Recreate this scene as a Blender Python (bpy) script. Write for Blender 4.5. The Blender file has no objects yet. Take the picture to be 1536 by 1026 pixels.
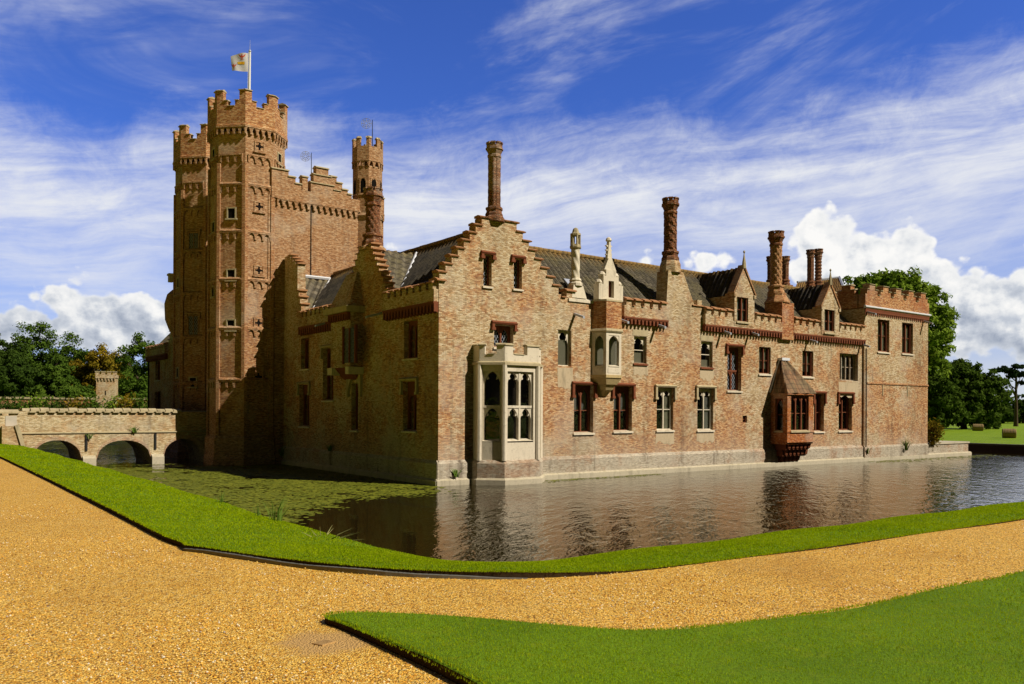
import bpy, bmesh, math, random
import numpy as np
from mathutils import Vector
R = math.radians
random.seed(7); rng = np.random.default_rng(7)
scene = bpy.context.scene
COL = scene.collection

# ------------------------------------------------------------------ survey
# Building axes: x runs along the sunlit front, y along the shaded side, z up, water at z=0.
# The survey turns bearings measured from the camera station into metres on a wall or ground plane.
FOC, YAW, YH, DC, ROLL, EYE = 1260.08, 0.639756, 615.62, 33.2532, -0.00522989, 3.0
U = (math.cos(YAW), math.sin(YAW)); V = (-math.sin(YAW), math.cos(YAW))
_C = ((657.5-768)/FOC*DC, DC)
CAM = (-(_C[0]*U[0]+_C[1]*U[1]), -(_C[0]*V[0]+_C[1]*V[1]))
def ray(px, py):
    X, Y = px-768, py-YH; c, s = math.cos(ROLL), math.sin(ROLL)
    X, Y = X*c-Y*s, X*s+Y*c
    a, c_ = X/FOC, -Y/FOC
    return (a*U[0]+U[1], a*V[0]+V[1], c_)
def F(px, py, y0=0.0):
    d = ray(px, py); t = (y0-CAM[1])/d[1]; return (CAM[0]+t*d[0], EYE+t*d[2])
def L(px, py, x0=0.0):
    d = ray(px, py); t = (x0-CAM[0])/d[0]; return (CAM[1]+t*d[1], EYE+t*d[2])
def G(px, py, z0=0.0):
    d = ray(px, py); t = (z0-EYE)/d[2]; return (CAM[0]+t*d[0], CAM[1]+t*d[1])
def AT(px, dist):
    d = ray(px, 600); return (CAM[0]+dist*d[0], CAM[1]+dist*d[1])
def ZAT(py, dist): return EYE+(YH-py)/FOC*dist

# ------------------------------------------------------------------ object helpers
def tag(o, label=None, cat=None, group=None, kind=None):
    if label: o['label'] = label
    if cat: o['category'] = cat
    if group: o['group'] = group
    if kind: o['kind'] = kind
    return o
def empty(name, loc=(0, 0, 0), label=None, cat=None, group=None):
    o = bpy.data.objects.new(name, None); COL.objects.link(o); o.location = loc
    o.empty_display_size = .3
    return tag(o, label, cat, group)

class Fr:                     # wall frame: s along the wall, d outward, z up
    def __init__(s, o, sv, nv): s.o, s.sv, s.nv = o, sv, nv
    def p(f, s, d, z): return (f.o[0]+s*f.sv[0]+d*f.nv[0], f.o[1]+s*f.sv[1]+d*f.nv[1], z)
FRONT = Fr((0, 0), (1, 0), (0, -1))
LEFT = Fr((0, 0), (0, 1), (-1, 0))
def frame_ang(o, ang):        # outward normal at angle ang
    n = (math.cos(ang), math.sin(ang)); return Fr(o, (-n[1], n[0]), n)

class MB:
    def __init__(m): m.v, m.f, m.mi = [], [], []
    def face(m, pts, mi=0, ref=None):
        if ref is not None:
            n = Vector((0, 0, 0)); c = Vector((0, 0, 0))
            for i in range(len(pts)):
                a, b = Vector(pts[i]), Vector(pts[(i+1) % len(pts)])
                n += a.cross(b); c += a
            c /= len(pts)
            if n.dot(c-Vector(ref)) < 0: pts = pts[::-1]
        i0 = len(m.v); m.v += [tuple(p) for p in pts]; m.f.append(tuple(range(i0, i0+len(pts)))); m.mi.append(mi)
    def hexa(m, a, b, mi=0):  # two matching rings of points
        n = len(a); ref = sum((Vector(p) for p in a+b), Vector((0, 0, 0)))/(2*n)
        m.face(a, mi, ref); m.face(b, mi, ref)
        for i in range(n):
            j = (i+1) % n; m.face([a[i], a[j], b[j], b[i]], mi, ref)
    def box(m, fr, s0, s1, d0, d1, z0, z1, mi=0):
        m.hexa([fr.p(s0, d0, z0), fr.p(s1, d0, z0), fr.p(s1, d1, z0), fr.p(s0, d1, z0)],
               [fr.p(s0, d0, z1), fr.p(s1, d0, z1), fr.p(s1, d1, z1), fr.p(s0, d1, z1)], mi)
    def ext(m, fr, pts, d0, d1, mi=0):     # polygon in (s,z) pushed along d
        m.hexa([fr.p(s, d0, z) for s, z in pts], [fr.p(s, d1, z) for s, z in pts], mi)
    def exs(m, fr, s0, s1, pts, mi=0):     # polygon in (d,z) pushed along s
        m.hexa([fr.p(s0, d, z) for d, z in pts], [fr.p(s1, d, z) for d, z in pts], mi)
    def grid(m, P, mi=0, close=False):     # rows of points
        base = len(m.v); R_, C_ = len(P), len(P[0])
        for row in P: m.v += [tuple(p) for p in row]
        for i in range(R_-1):
            for j in range(C_ if close else C_-1):
                k = (j+1) % C_
                m.f.append((base+i*C_+j, base+i*C_+k, base+(i+1)*C_+k, base+(i+1)*C_+j)); m.mi.append(mi)
    def lathe(m, cx, cy, prof, n=8, rot=None, fn=None, cap=True, mi=0):
        rot = math.pi/n if rot is None else rot
        P = []
        for r, z in prof:
            row = []
            for k in range(n):
                a = rot+2*math.pi*k/n
                rr = r*(fn(a, z) if fn else 1)
                row.append((cx+rr*math.cos(a), cy+rr*math.sin(a), z))
            P.append(row)
        m.grid(P, mi, close=True)
        if cap:
            m.face(P[-1], mi); m.face(P[0][::-1], mi)
    def tube(m, pts, rad, n=6, mi=0):
        P = []
        for i, p in enumerate(pts):
            p = Vector(p); q = Vector(pts[min(i+1, len(pts)-1)])-Vector(pts[max(i-1, 0)])
            q.normalize(); a = q.cross(Vector((.13, .21, .97)))
            if a.length < .05: a = q.cross(Vector((1, 0, 0)))
            a.normalize(); b = q.cross(a); r = rad[i] if isinstance(rad, (list, tuple)) else rad
            P.append([p+a*r*math.cos(2*math.pi*k/n)+b*r*math.sin(2*math.pi*k/n) for k in range(n)])
        m.grid(P, mi, close=True); m.face(P[-1], mi); m.face(P[0][::-1], mi)
    def build(m, name, mats, parent=None, smooth=False, label=None, kind=None, uv=None):
        me = bpy.data.meshes.new(name); me.from_pydata(m.v, [], m.f)
        if not isinstance(mats, (list, tuple)): mats = [mats]
        for x in mats: me.materials.append(x)
        if len(mats) > 1: me.polygons.foreach_set('material_index', m.mi)
        uv_metres(me)
        if uv is not None:
            li = np.empty(len(me.loops), 'i'); me.loops.foreach_get('vertex_index', li); me.uv_layers[0].data.foreach_set('uv', np.asarray(uv, 'f')[li].ravel())
        if smooth: me.polygons.foreach_set('use_smooth', [True]*len(me.polygons))
        me.update()
        o = bpy.data.objects.new(name, me); COL.objects.link(o)
        if parent: o.parent = parent
        if parent:
            # keep vertices in world metres under a parent that stands somewhere else
            wl = Vector((0, 0, 0)); q = parent
            while q: wl += q.location; q = q.parent
            o.location = -wl
        return tag(o, label, kind=kind)
def uv_metres(me):
    uvl = me.uv_layers.new(name='UVMap'); nl = len(me.loops)
    if nl == 0: return
    co = np.empty(len(me.vertices)*3, 'f'); me.vertices.foreach_get('co', co); co = co.reshape(-1, 3)
    li = np.empty(nl, 'i'); me.loops.foreach_get('vertex_index', li)
    npl = len(me.polygons); nr = np.empty(npl*3, 'f'); me.polygons.foreach_get('normal', nr); nr = nr.reshape(-1, 3)
    lt = np.empty(npl, 'i'); me.polygons.foreach_get('loop_total', lt)
    n = np.repeat(nr, lt, axis=0); p = co[li]
    flat = np.abs(n[:, 2]) > .93
    tx = np.stack([-n[:, 1], n[:, 0], np.zeros(nl)], 1); ln = np.linalg.norm(tx, axis=1, keepdims=True)
    tx = np.where(ln > 1e-4, tx/np.maximum(ln, 1e-6), np.array([1., 0, 0]))
    # one sign per axis so neighbouring faces keep in step
    sg = np.where(np.abs(tx[:, 0]) > np.abs(tx[:, 1]), np.sign(tx[:, 0]), np.sign(tx[:, 1])); tx *= sg[:, None]
    bt = np.cross(n, tx); bt *= np.where(bt[:, 2:3] < 0, -1, 1)
    u = np.einsum('ij,ij->i', p, tx); v = np.einsum('ij,ij->i', p, bt)
    u = np.where(flat, p[:, 0], u); v = np.where(flat, p[:, 1], v)
    uv = np.empty(nl*2, 'f'); uv[0::2] = u; uv[1::2] = v
    uvl.data.foreach_set('uv', uv)

def wallgrid(m, fr, adds, holes, d0, d1, mi=0):
    """solid wall made of upright rectangles (s0,s1,z0,z1) with rectangular openings cut right through"""
    S = sorted({round(x, 4) for r in adds+holes for x in r[:2]}); Z = sorted({round(x, 4) for r in adds+holes for x in r[2:4]})
    def inside(s, z, rs): return any(a < s < b and c < z < d for a, b, c, d in rs)
    ns, nz = len(S)-1, len(Z)-1
    fill = [[inside((S[i]+S[i+1])/2, (Z[j]+Z[j+1])/2, adds) and not inside((S[i]+S[i+1])/2, (Z[j]+Z[j+1])/2, holes) for j in range(nz)] for i in range(ns)]
    nv = Vector((fr.nv[0], fr.nv[1], 0)); sv = Vector((fr.sv[0], fr.sv[1], 0))
    def q(pts, out):
        n = (Vector(pts[1])-Vector(pts[0])).cross(Vector(pts[2])-Vector(pts[1]))
        m.face(pts if n.dot(out) > 0 else pts[::-1], mi)
    for i in range(ns):
        j = 0
        while j < nz:
            if not fill[i][j]: j += 1; continue
            k = j
            while k < nz and fill[i][k]: k += 1
            a, b, c, d = S[i], S[i+1], Z[j], Z[k]
            q([fr.p(a, d1, c), fr.p(b, d1, c), fr.p(b, d1, d), fr.p(a, d1, d)], nv)
            q([fr.p(a, d0, c), fr.p(b, d0, c), fr.p(b, d0, d), fr.p(a, d0, d)], -nv)
            q([fr.p(a, d0, d), fr.p(b, d0, d), fr.p(b, d1, d), fr.p(a, d1, d)], Vector((0, 0, 1)))
            q([fr.p(a, d0, c), fr.p(b, d0, c), fr.p(b, d1, c), fr.p(a, d1, c)], Vector((0, 0, -1)))
            j = k
        for j in range(nz):
            if not fill[i][j]: continue
            c, d = Z[j], Z[j+1]
            if i == 0 or not fill[i-1][j]:
                q([fr.p(S[i], d0, c), fr.p(S[i], d1, c), fr.p(S[i], d1, d), fr.p(S[i], d0, d)], -sv)
            if i == ns-1 or not fill[i+1][j]:
                q([fr.p(S[i+1], d0, c), fr.p(S[i+1], d1, c), fr.p(S[i+1], d1, d), fr.p(S[i+1], d0, d)], sv)

# ------------------------------------------------------------------ materials
class NT:
    def __init__(s, name):
        s.m = bpy.data.materials.new(name); s.m.use_nodes = True; s.t = s.m.node_tree; s.t.nodes.clear()
        s.out = s.n('ShaderNodeOutputMaterial')
    def n(s, typ, **kw):
        nd = s.t.nodes.new(typ)
        for k, v in kw.items():
            if k.startswith('i_'): nd.inputs[k[2:].replace('_', ' ')].default_value = v
            else: setattr(nd, k, v)
        return nd
    def l(s, a, b): s.t.links.new(a, b)
    def setin(s, inp, v):
        if hasattr(v, 'is_output') or isinstance(v, bpy.types.NodeSocket): s.l(v, inp)
        else: inp.default_value = v
    def math(s, op, a, b=0.0, c=None, clamp=False):
        nd = s.t.nodes.new('ShaderNodeMath'); nd.operation = op; nd.use_clamp = clamp
        s.setin(nd.inputs[0], a); s.setin(nd.inputs[1], b)
        if c is not None: s.setin(nd.inputs[2], c)
        return nd.outputs[0]
    def mix(s, fac, a, b, mode='MIX'):
        nd = s.t.nodes.new('ShaderNodeMix'); nd.data_type = 'RGBA'; nd.blend_type = mode
        s.setin(nd.inputs[0], fac)
        for i, v in ((6, a), (7, b)): s.setin(nd.inputs[i], (*v, 1) if isinstance(v, tuple) and len(v) == 3 else v)
        return nd.outputs[2]
    def noise(s, vec, scale, detail=3, rough=.55, dist=0.0):
        nd = s.t.nodes.new('ShaderNodeTexNoise'); nd.inputs['Scale'].default_value = scale
        nd.inputs['Detail'].default_value = detail; nd.inputs['Roughness'].default_value = rough; nd.inputs['Distortion'].default_value = dist
        if vec is not None: s.l(vec, nd.inputs['Vector'])
        return nd.outputs['Fac']
    def ramp(s, fac, stops, interp='LINEAR'):
        nd = s.t.nodes.new('ShaderNodeValToRGB'); cr = nd.color_ramp; cr.interpolation = interp
        while len(cr.elements) > 1: cr.elements.remove(cr.elements[-1])
        for i, (p, c) in enumerate(stops):
            e = cr.elements[0] if i == 0 else cr.elements.new(p)
            e.position = p; e.color = (*c, 1) if len(c) == 3 else c
        s.setin(nd.inputs[0], fac); return nd.outputs[0]
    def step(s, v, a, b):
        nd = s.t.nodes.new('ShaderNodeMapRange'); nd.interpolation_type = 'SMOOTHSTEP'
        s.setin(nd.inputs['Value'], v); nd.inputs['From Min'].default_value = a; nd.inputs['From Max'].default_value = b
        return nd.outputs[0]
    def mapv(s, vec, scale=(1, 1, 1), loc=(0, 0, 0), rot=(0, 0, 0)):
        nd = s.t.nodes.new('ShaderNodeMapping'); nd.inputs['Scale'].default_value = scale
        nd.inputs['Location'].default_value = loc; nd.inputs['Rotation'].default_value = rot
        s.l(vec, nd.inputs['Vector']); return nd.outputs[0]
    def pos(s): return s.n('ShaderNodeNewGeometry').outputs['Position']
    def uv(s): return s.n('ShaderNodeTexCoord').outputs['UV']
    def sep(s, v): nd = s.n('ShaderNodeSeparateXYZ'); s.l(v, nd.inputs[0]); return nd.outputs
    def bsdf(s, color, rough=.85, bump=None, bs=.5, bd=.02, spec=.3, metal=0.0):
        b = s.n('ShaderNodeBsdfPrincipled')
        s.setin(b.inputs['Base Color'], (*color, 1) if isinstance(color, tuple) and len(color) == 3 else color)
        s.setin(b.inputs['Roughness'], rough); b.inputs['Specular IOR Level'].default_value = spec; b.inputs['Metallic'].default_value = metal
        if bump is not None:
            bp = s.n('ShaderNodeBump'); bp.inputs['Strength'].default_value = bs; bp.inputs['Distance'].default_value = bd
            s.l(bump, bp.inputs['Height']); s.l(bp.outputs[0], b.inputs['Normal'])
        s.l(b.outputs[0], s.out.inputs['Surface']); return b

def brick_mat(name, stops, patch=None, mortar=(.36, .29, .20), lime=0.0, stain=.5, bw=.165, bh=.05, weather=1.0):
    """hand made brickwork: single bricks pick their own tone, large patches of another batch, stains and pale lime low down"""
    s = NT(name); uv = s.uv(); pos = s.pos()
    wob = s.n('ShaderNodeVectorMath', operation='ADD'); nz = s.n('ShaderNodeTexNoise'); nz.inputs['Scale'].default_value = 1.7
    s.l(uv, nz.inputs['Vector']); sc = s.n('ShaderNodeVectorMath', operation='SCALE'); sc.inputs['Scale'].default_value = .022
    s.l(nz.outputs['Color'], sc.inputs[0]); s.l(uv, wob.inputs[0]); s.l(sc.outputs[0], wob.inputs[1])
    b = s.n('ShaderNodeTexBrick'); b.inputs['Scale'].default_value = 1; b.inputs['Brick Width'].default_value = bw; b.inputs['Row Height'].default_value = bh
    b.inputs['Mortar Size'].default_value = .008; b.inputs['Mortar Smooth'].default_value = .3; b.inputs['Bias'].default_value = 0
    b.inputs['Color1'].default_value = (0, 0, 0, 1); b.inputs['Color2'].default_value = (1, 1, 1, 1); b.inputs['Mortar'].default_value = (.5, .5, .5, 1)
    s.l(wob.outputs[0], b.inputs['Vector'])
    tone = s.math('ADD', s.math('MULTIPLY', b.outputs['Color'], .58), s.math('MULTIPLY', s.noise(uv, 3.4, 5, .8), .42))
    c = s.ramp(tone, stops)
    if patch:
        pn = s.math('ADD', s.math('MULTIPLY', s.noise(pos, .42, 6, .68), .75), s.math('MULTIPLY', s.noise(uv, 3.6, 2), .25))
        pn = s.math('ADD', pn, s.math('MULTIPLY', s.math('SUBTRACT', s.sep(pos)[2], 4.5), .010)); c = s.mix(s.step(pn, .44, .58), c, s.ramp(tone, patch))
    mort = s.mix(s.step(s.noise(uv, .9, 4), .35, .7), mortar, tuple(x*.55 for x in mortar))
    c = s.mix(s.math('MULTIPLY', b.outputs['Fac'], .8), c, mort)
    spk = s.noise(s.mapv(uv, (1, 2.2, 1)), 6.5, 3, .75)
    c = s.mix(s.math('MULTIPLY', s.step(spk, .53, .68), .62), c, (.085, .045, .025))
    c = s.mix(s.math('MULTIPLY', s.step(spk, .46, .32), .55), c, (.84, .73, .52))
    z = s.sep(pos)[2]
    st = s.noise(s.mapv(pos, (1.6, 1.6, .22)), 1, 5, .7)
    c = s.mix(s.math('MULTIPLY', s.step(st, .52, .75), stain), c, (.085, .06, .042))
    pale = s.math('MULTIPLY', s.step(s.noise(s.mapv(pos, (.7, .7, .55), (4, 9, 2)), 1, 6, .7), .55, .68), .32*weather)
    c = s.mix(pale, c, (.50, .44, .33))
    big = s.noise(pos, .23, 6, .6)
    c = s.mix(s.math('MULTIPLY', s.step(big, .50, .68), .42), c, s.mix(.5, c, (.12, .085, .055)))
    c = s.mix(s.math('MULTIPLY', s.step(s.noise(s.mapv(pos, (1, 1, 1), (31, 7, 3)), .33, 5, .65), .52, .66), .34), c, (.60, .53, .43))
    strk = s.math('MULTIPLY', s.step(s.noise(s.mapv(pos, (2.6, 2.6, .10)), 1, 3, .6), .60, .74), s.step(s.noise(pos, .6, 3), .42, .6))
    c = s.mix(s.math('MULTIPLY', strk, .5*weather), c, (.10, .085, .065))
    if lime > 0:
        lm = s.math('MULTIPLY', s.step(s.math('ADD', z, s.math('MULTIPLY', s.noise(pos, .9, 5, .65), -2.6)), 1.1, -.5), lime)
        c = s.mix(lm, c, (.52, .45, .36))
    h = s.math('SUBTRACT', s.math('MULTIPLY', s.noise(uv, 16, 3, .7), .6), b.outputs['Fac'])
    s.bsdf(c, .9, h, .65, .02, .15); return s.m

def stone_mat(name, a, b_, dark=(.12, .10, .07), amt=.6, rough=.85):
    s = NT(name); pos = s.pos()
    n1 = s.noise(pos, 1.3, 6, .65); n2 = s.noise(pos, 9, 4, .7)
    c = s.mix(n1, a, b_)
    c = s.mix(s.math('MULTIPLY', s.step(n2, .5, .75), .5), c, tuple(x*.55 for x in b_))
    st = s.noise(s.mapv(pos, (3, 3, .5)), 1, 5, .7)
    c = s.mix(s.math('MULTIPLY', s.step(st, .5, .72), amt), c, dark)
    up = s.sep(s.n('ShaderNodeNewGeometry').outputs['Normal'])[2]
    lich = s.math('MULTIPLY', s.step(up, .3, .9), s.step(s.noise(pos, 5, 4, .7), .4, .62))
    c = s.mix(s.math('MULTIPLY', lich, .45), c, (.34, .29, .15))
    s.bsdf(c, rough, s.math('ADD', n2, s.noise(pos, 30, 2)), .35, .02, .2); return s.m

def simple_mat(name, col, rough=.6, spec=.3, metal=0.0, var=.25, scale=6):
    s = NT(name); pos = s.pos(); n = s.noise(pos, scale, 4, .65)
    c = s.mix(n, tuple(x*(1-var) for x in col), tuple(min(1, x*(1+var)) for x in col))
    s.bsdf(c, rough, n, .2, .01, spec, metal); return s.m

M = {}
OR = [(.0, (.17, .06, .026)), (.3, (.38, .145, .055)), (.47, (.57, .245, .088)), (.62, (.70, .375, .155)), (1, (.84, .62, .36))]
BUFF = [(.0, (.21, .12, .06)), (.28, (.45, .29, .14)), (.46, (.64, .46, .25)), (.64, (.77, .61, .39)), (1, (.90, .81, .62))]
TOW = [(.0, (.12, .040, .016)), (.3, (.30, .105, .036)), (.5, (.47, .19, .066)), (.68, (.61, .305, .115)), (1, (.76, .51, .27))]
TOWB = [(.0, (.17, .075, .030)), (.32, (.39, .175, .070)), (.52, (.53, .262, .115)), (.72, (.645, .375, .195)), (1, (.80, .60, .40))]
RED = [(.0, (.18, .045, .016)), (.35, (.38, .105, .036)), (.58, (.52, .175, .06)), (1, (.66, .34, .16))]
M['brick'] = brick_mat('mottled brickwork', OR, BUFF, lime=.3)
M['brick_tower'] = brick_mat('brown red brickwork', TOW, TOWB, stain=.55, weather=.5, lime=.12)
M['brick_red'] = brick_mat('new red brickwork', RED, OR, mortar=(.36, .2, .12), stain=.3, weather=.15)
M['brick_strip'] = brick_mat('corner strip brickwork', [(.0, (.22, .07, .03)), (.4, (.46, .18, .065)), (.65, (.6, .3, .12)), (1, (.7, .46, .24))], None, stain=.3, weather=.3)
M['brick_lime'] = brick_mat('lime stained plinth brick', [(.0, (.28, .21, .15)), (.4, (.52, .45, .35)), (1, (.78, .72, .60))], [(.0, (.20, .09, .05)), (.45, (.48, .27, .16)), (1, (.70, .58, .44))], mortar=(.50, .44, .34), lime=.12, stain=1.0)
M['brick_bridge'] = brick_mat('pale bridge brick', [(.0, (.28, .17, .08)), (.35, (.55, .40, .20)), (.6, (.74, .60, .36)), (1, (.88, .79, .58))], [(.0, (.22, .10, .04)), (.4, (.5, .27, .10)), (.65, (.68, .42, .19)), (1, (.82, .64, .38))], mortar=(.55, .48, .34), stain=.55, weather=1.2)
M['brick_chim'] = brick_mat('dark chimney brick', [(.0, (.05, .018, .010)), (.42, (.16, .05, .02)), (.62, (.33, .11, .038)), (1, (.50, .25, .11))], stain=.85, mortar=(.2, .12, .08), weather=.2)
M['terra'] = simple_mat('red moulded brick', (.20, .062, .028), .8, .2, var=.5, scale=8)
M['terra_bright'] = brick_mat('orange terracotta brick', [(.0, (.20, .055, .016)), (.4, (.44, .13, .036)), (.62, (.56, .19, .05)), (1, (.66, .3, .10))], mortar=(.32, .14, .07), stain=.45, weather=.25)
M['terra_plain'] = simple_mat('orange moulded brick', (.40, .115, .036), .85, .15, var=.5, scale=5)
M['tile'] = simple_mat('orange clay coping', (.42, .21, .10), .85, .2, var=.5, scale=9)
M['stone'] = stone_mat('cream limestone', (.81, .73, .59), (.70, .61, .47), amt=.35)
M['stone_lich'] = stone_mat('lichened coping stone', (.58, .49, .32), (.44, .36, .21), amt=.5)
M['stone_foot'] = stone_mat('pale footing stone', (.62, .56, .44), (.48, .42, .30), amt=.35)
M['lead'] = simple_mat('weathered lead', (.42, .45, .52), .5, .4, .2, var=.2)
M['lead_pale'] = simple_mat('pale lead flashing', (.72, .74, .80), .55, .3, .0, var=.15)
M['iron'] = simple_mat('dark iron', (.03, .03, .03), .5, .4, .3)
M['mortar_white'] = simple_mat('patched lime mortar', (.55, .50, .42), .9, .1, var=.25, scale=3)
def pantile(name, base, moss, dark):
    s = NT(name); uv = s.uv(); pos = s.pos(); xy = s.sep(uv)
    course = s.math('FRACT', s.math('DIVIDE', xy[1], .29))
    w = s.n('ShaderNodeTexWhiteNoise', noise_dimensions='2D'); cmb = s.n('ShaderNodeCombineXYZ')
    s.l(s.math('FLOOR', s.math('DIVIDE', xy[0], .30)), cmb.inputs[0]); s.l(s.math('FLOOR', s.math('DIVIDE', xy[1], .29)), cmb.inputs[1]); s.l(cmb.outputs[0], w.inputs['Vector'])
    c = s.mix(w.outputs['Value'], tuple(x*.6 for x in base), tuple(x*1.5 for x in base))
    n = s.noise(pos, .8, 6, .7); c = s.mix(s.step(n, .42, .62), c, moss)
    c = s.mix(s.math('MULTIPLY', s.step(s.noise(pos, 4, 4, .75), .54, .7), .6), c, dark)
    z = s.sep(pos)[2]
    c = s.mix(s.math('MULTIPLY', s.step(s.math('ADD', z, s.noise(pos, 2.5, 4)), 10.7, 11.4), .85), c, (.30, .17, .035))
    col_ = s.math('FRACT', s.math('DIVIDE', xy[0], .30)); gut = s.step(s.math('ABSOLUTE', s.math('SUBTRACT', col_, .5)), .30, .5)
    c = s.mix(s.math('MULTIPLY', gut, .6), c, tuple(x*.22 for x in base))
    c = s.mix(s.math('MULTIPLY', s.step(course, .82, 1.0), .75), c, tuple(x*.12 for x in base))
    s.bsdf(c, .75, s.math('ADD', s.math('MULTIPLY', course, -.7), s.noise(pos, 12, 3)), .6, .03, .3); return s.m
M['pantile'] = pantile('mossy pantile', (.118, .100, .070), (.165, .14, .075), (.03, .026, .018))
M['pantile_dark_shade'] = pantile('dark and shaded pantile', (.042, .036, .028), (.06, .05, .032), (.012, .011, .009))  # darker copy of mossy pantile: holds the shade of the sunless slopes in colour
M['plain_tile'] = pantile('old plain tile', (.20, .105, .05), (.20, .14, .07), (.05, .032, .02))
def glass_mat(name, tint, lattice=False):
    s = NT(name); uv = s.uv()
    g = s.n('ShaderNodeBsdfGlossy'); g.inputs['Roughness'].default_value = .03; g.inputs['Color'].default_value = (.9, .93, 1, 1)
    bp = s.n('ShaderNodeBump'); bp.inputs['Strength'].default_value = .25; bp.inputs['Distance'].default_value = .02
    s.l(s.noise(uv, 3.5, 2), bp.inputs['Height']); s.l(bp.outputs[0], g.inputs['Normal'])
    tr = s.n('ShaderNodeBsdfTransparent'); tr.inputs['Color'].default_value = (*tint, 1)
    fr = s.n('ShaderNodeFresnel'); fr.inputs['IOR'].default_value = 1.5
    mx = s.n('ShaderNodeMixShader'); s.l(s.math('ADD', s.math('MULTIPLY', fr.outputs[0], .75), .015), mx.inputs[0]); s.l(tr.outputs[0], mx.inputs[1]); s.l(g.outputs[0], mx.inputs[2])
    last = mx.outputs[0]
    if lattice:
        xy = s.sep(uv); k = 7.5
        a = s.math('ABSOLUTE', s.math('SUBTRACT', s.math('FRACT', s.math('MULTIPLY', s.math('ADD', xy[0], s.math('MULTIPLY', xy[1], .6)), k)), .5))
        b = s.math('ABSOLUTE', s.math('SUBTRACT', s.math('FRACT', s.math('MULTIPLY', s.math('SUBTRACT', xy[0], s.math('MULTIPLY', xy[1], .6)), k)), .5))
        ln = s.math('LESS_THAN', s.math('MINIMUM', a, b), .085)
        d = s.n('ShaderNodeBsdfDiffuse'); d.inputs['Color'].default_value = (.30, .33, .38, 1)
        m2 = s.n('ShaderNodeMixShader'); s.l(ln, m2.inputs[0]); s.l(last, m2.inputs[1]); s.l(d.outputs[0], m2.inputs[2]); last = m2.outputs[0]
    s.l(last, s.out.inputs['Surface']); return s.m
M['glass'] = glass_mat('window glass', (.93, .95, .95))
M['lattice'] = glass_mat('leaded lattice glass', (.5, .55, .6), True)
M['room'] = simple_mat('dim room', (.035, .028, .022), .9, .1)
M['blind'] = simple_mat('linen blind', (.56, .52, .38), .9, .1, var=.1, scale=2)
M['curtain'] = simple_mat('grey curtain', (.42, .41, .37), .9, .1, var=.3, scale=8)
M['white'] = simple_mat('white paint', (.8, .8, .78), .5, .3, var=.05)
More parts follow.
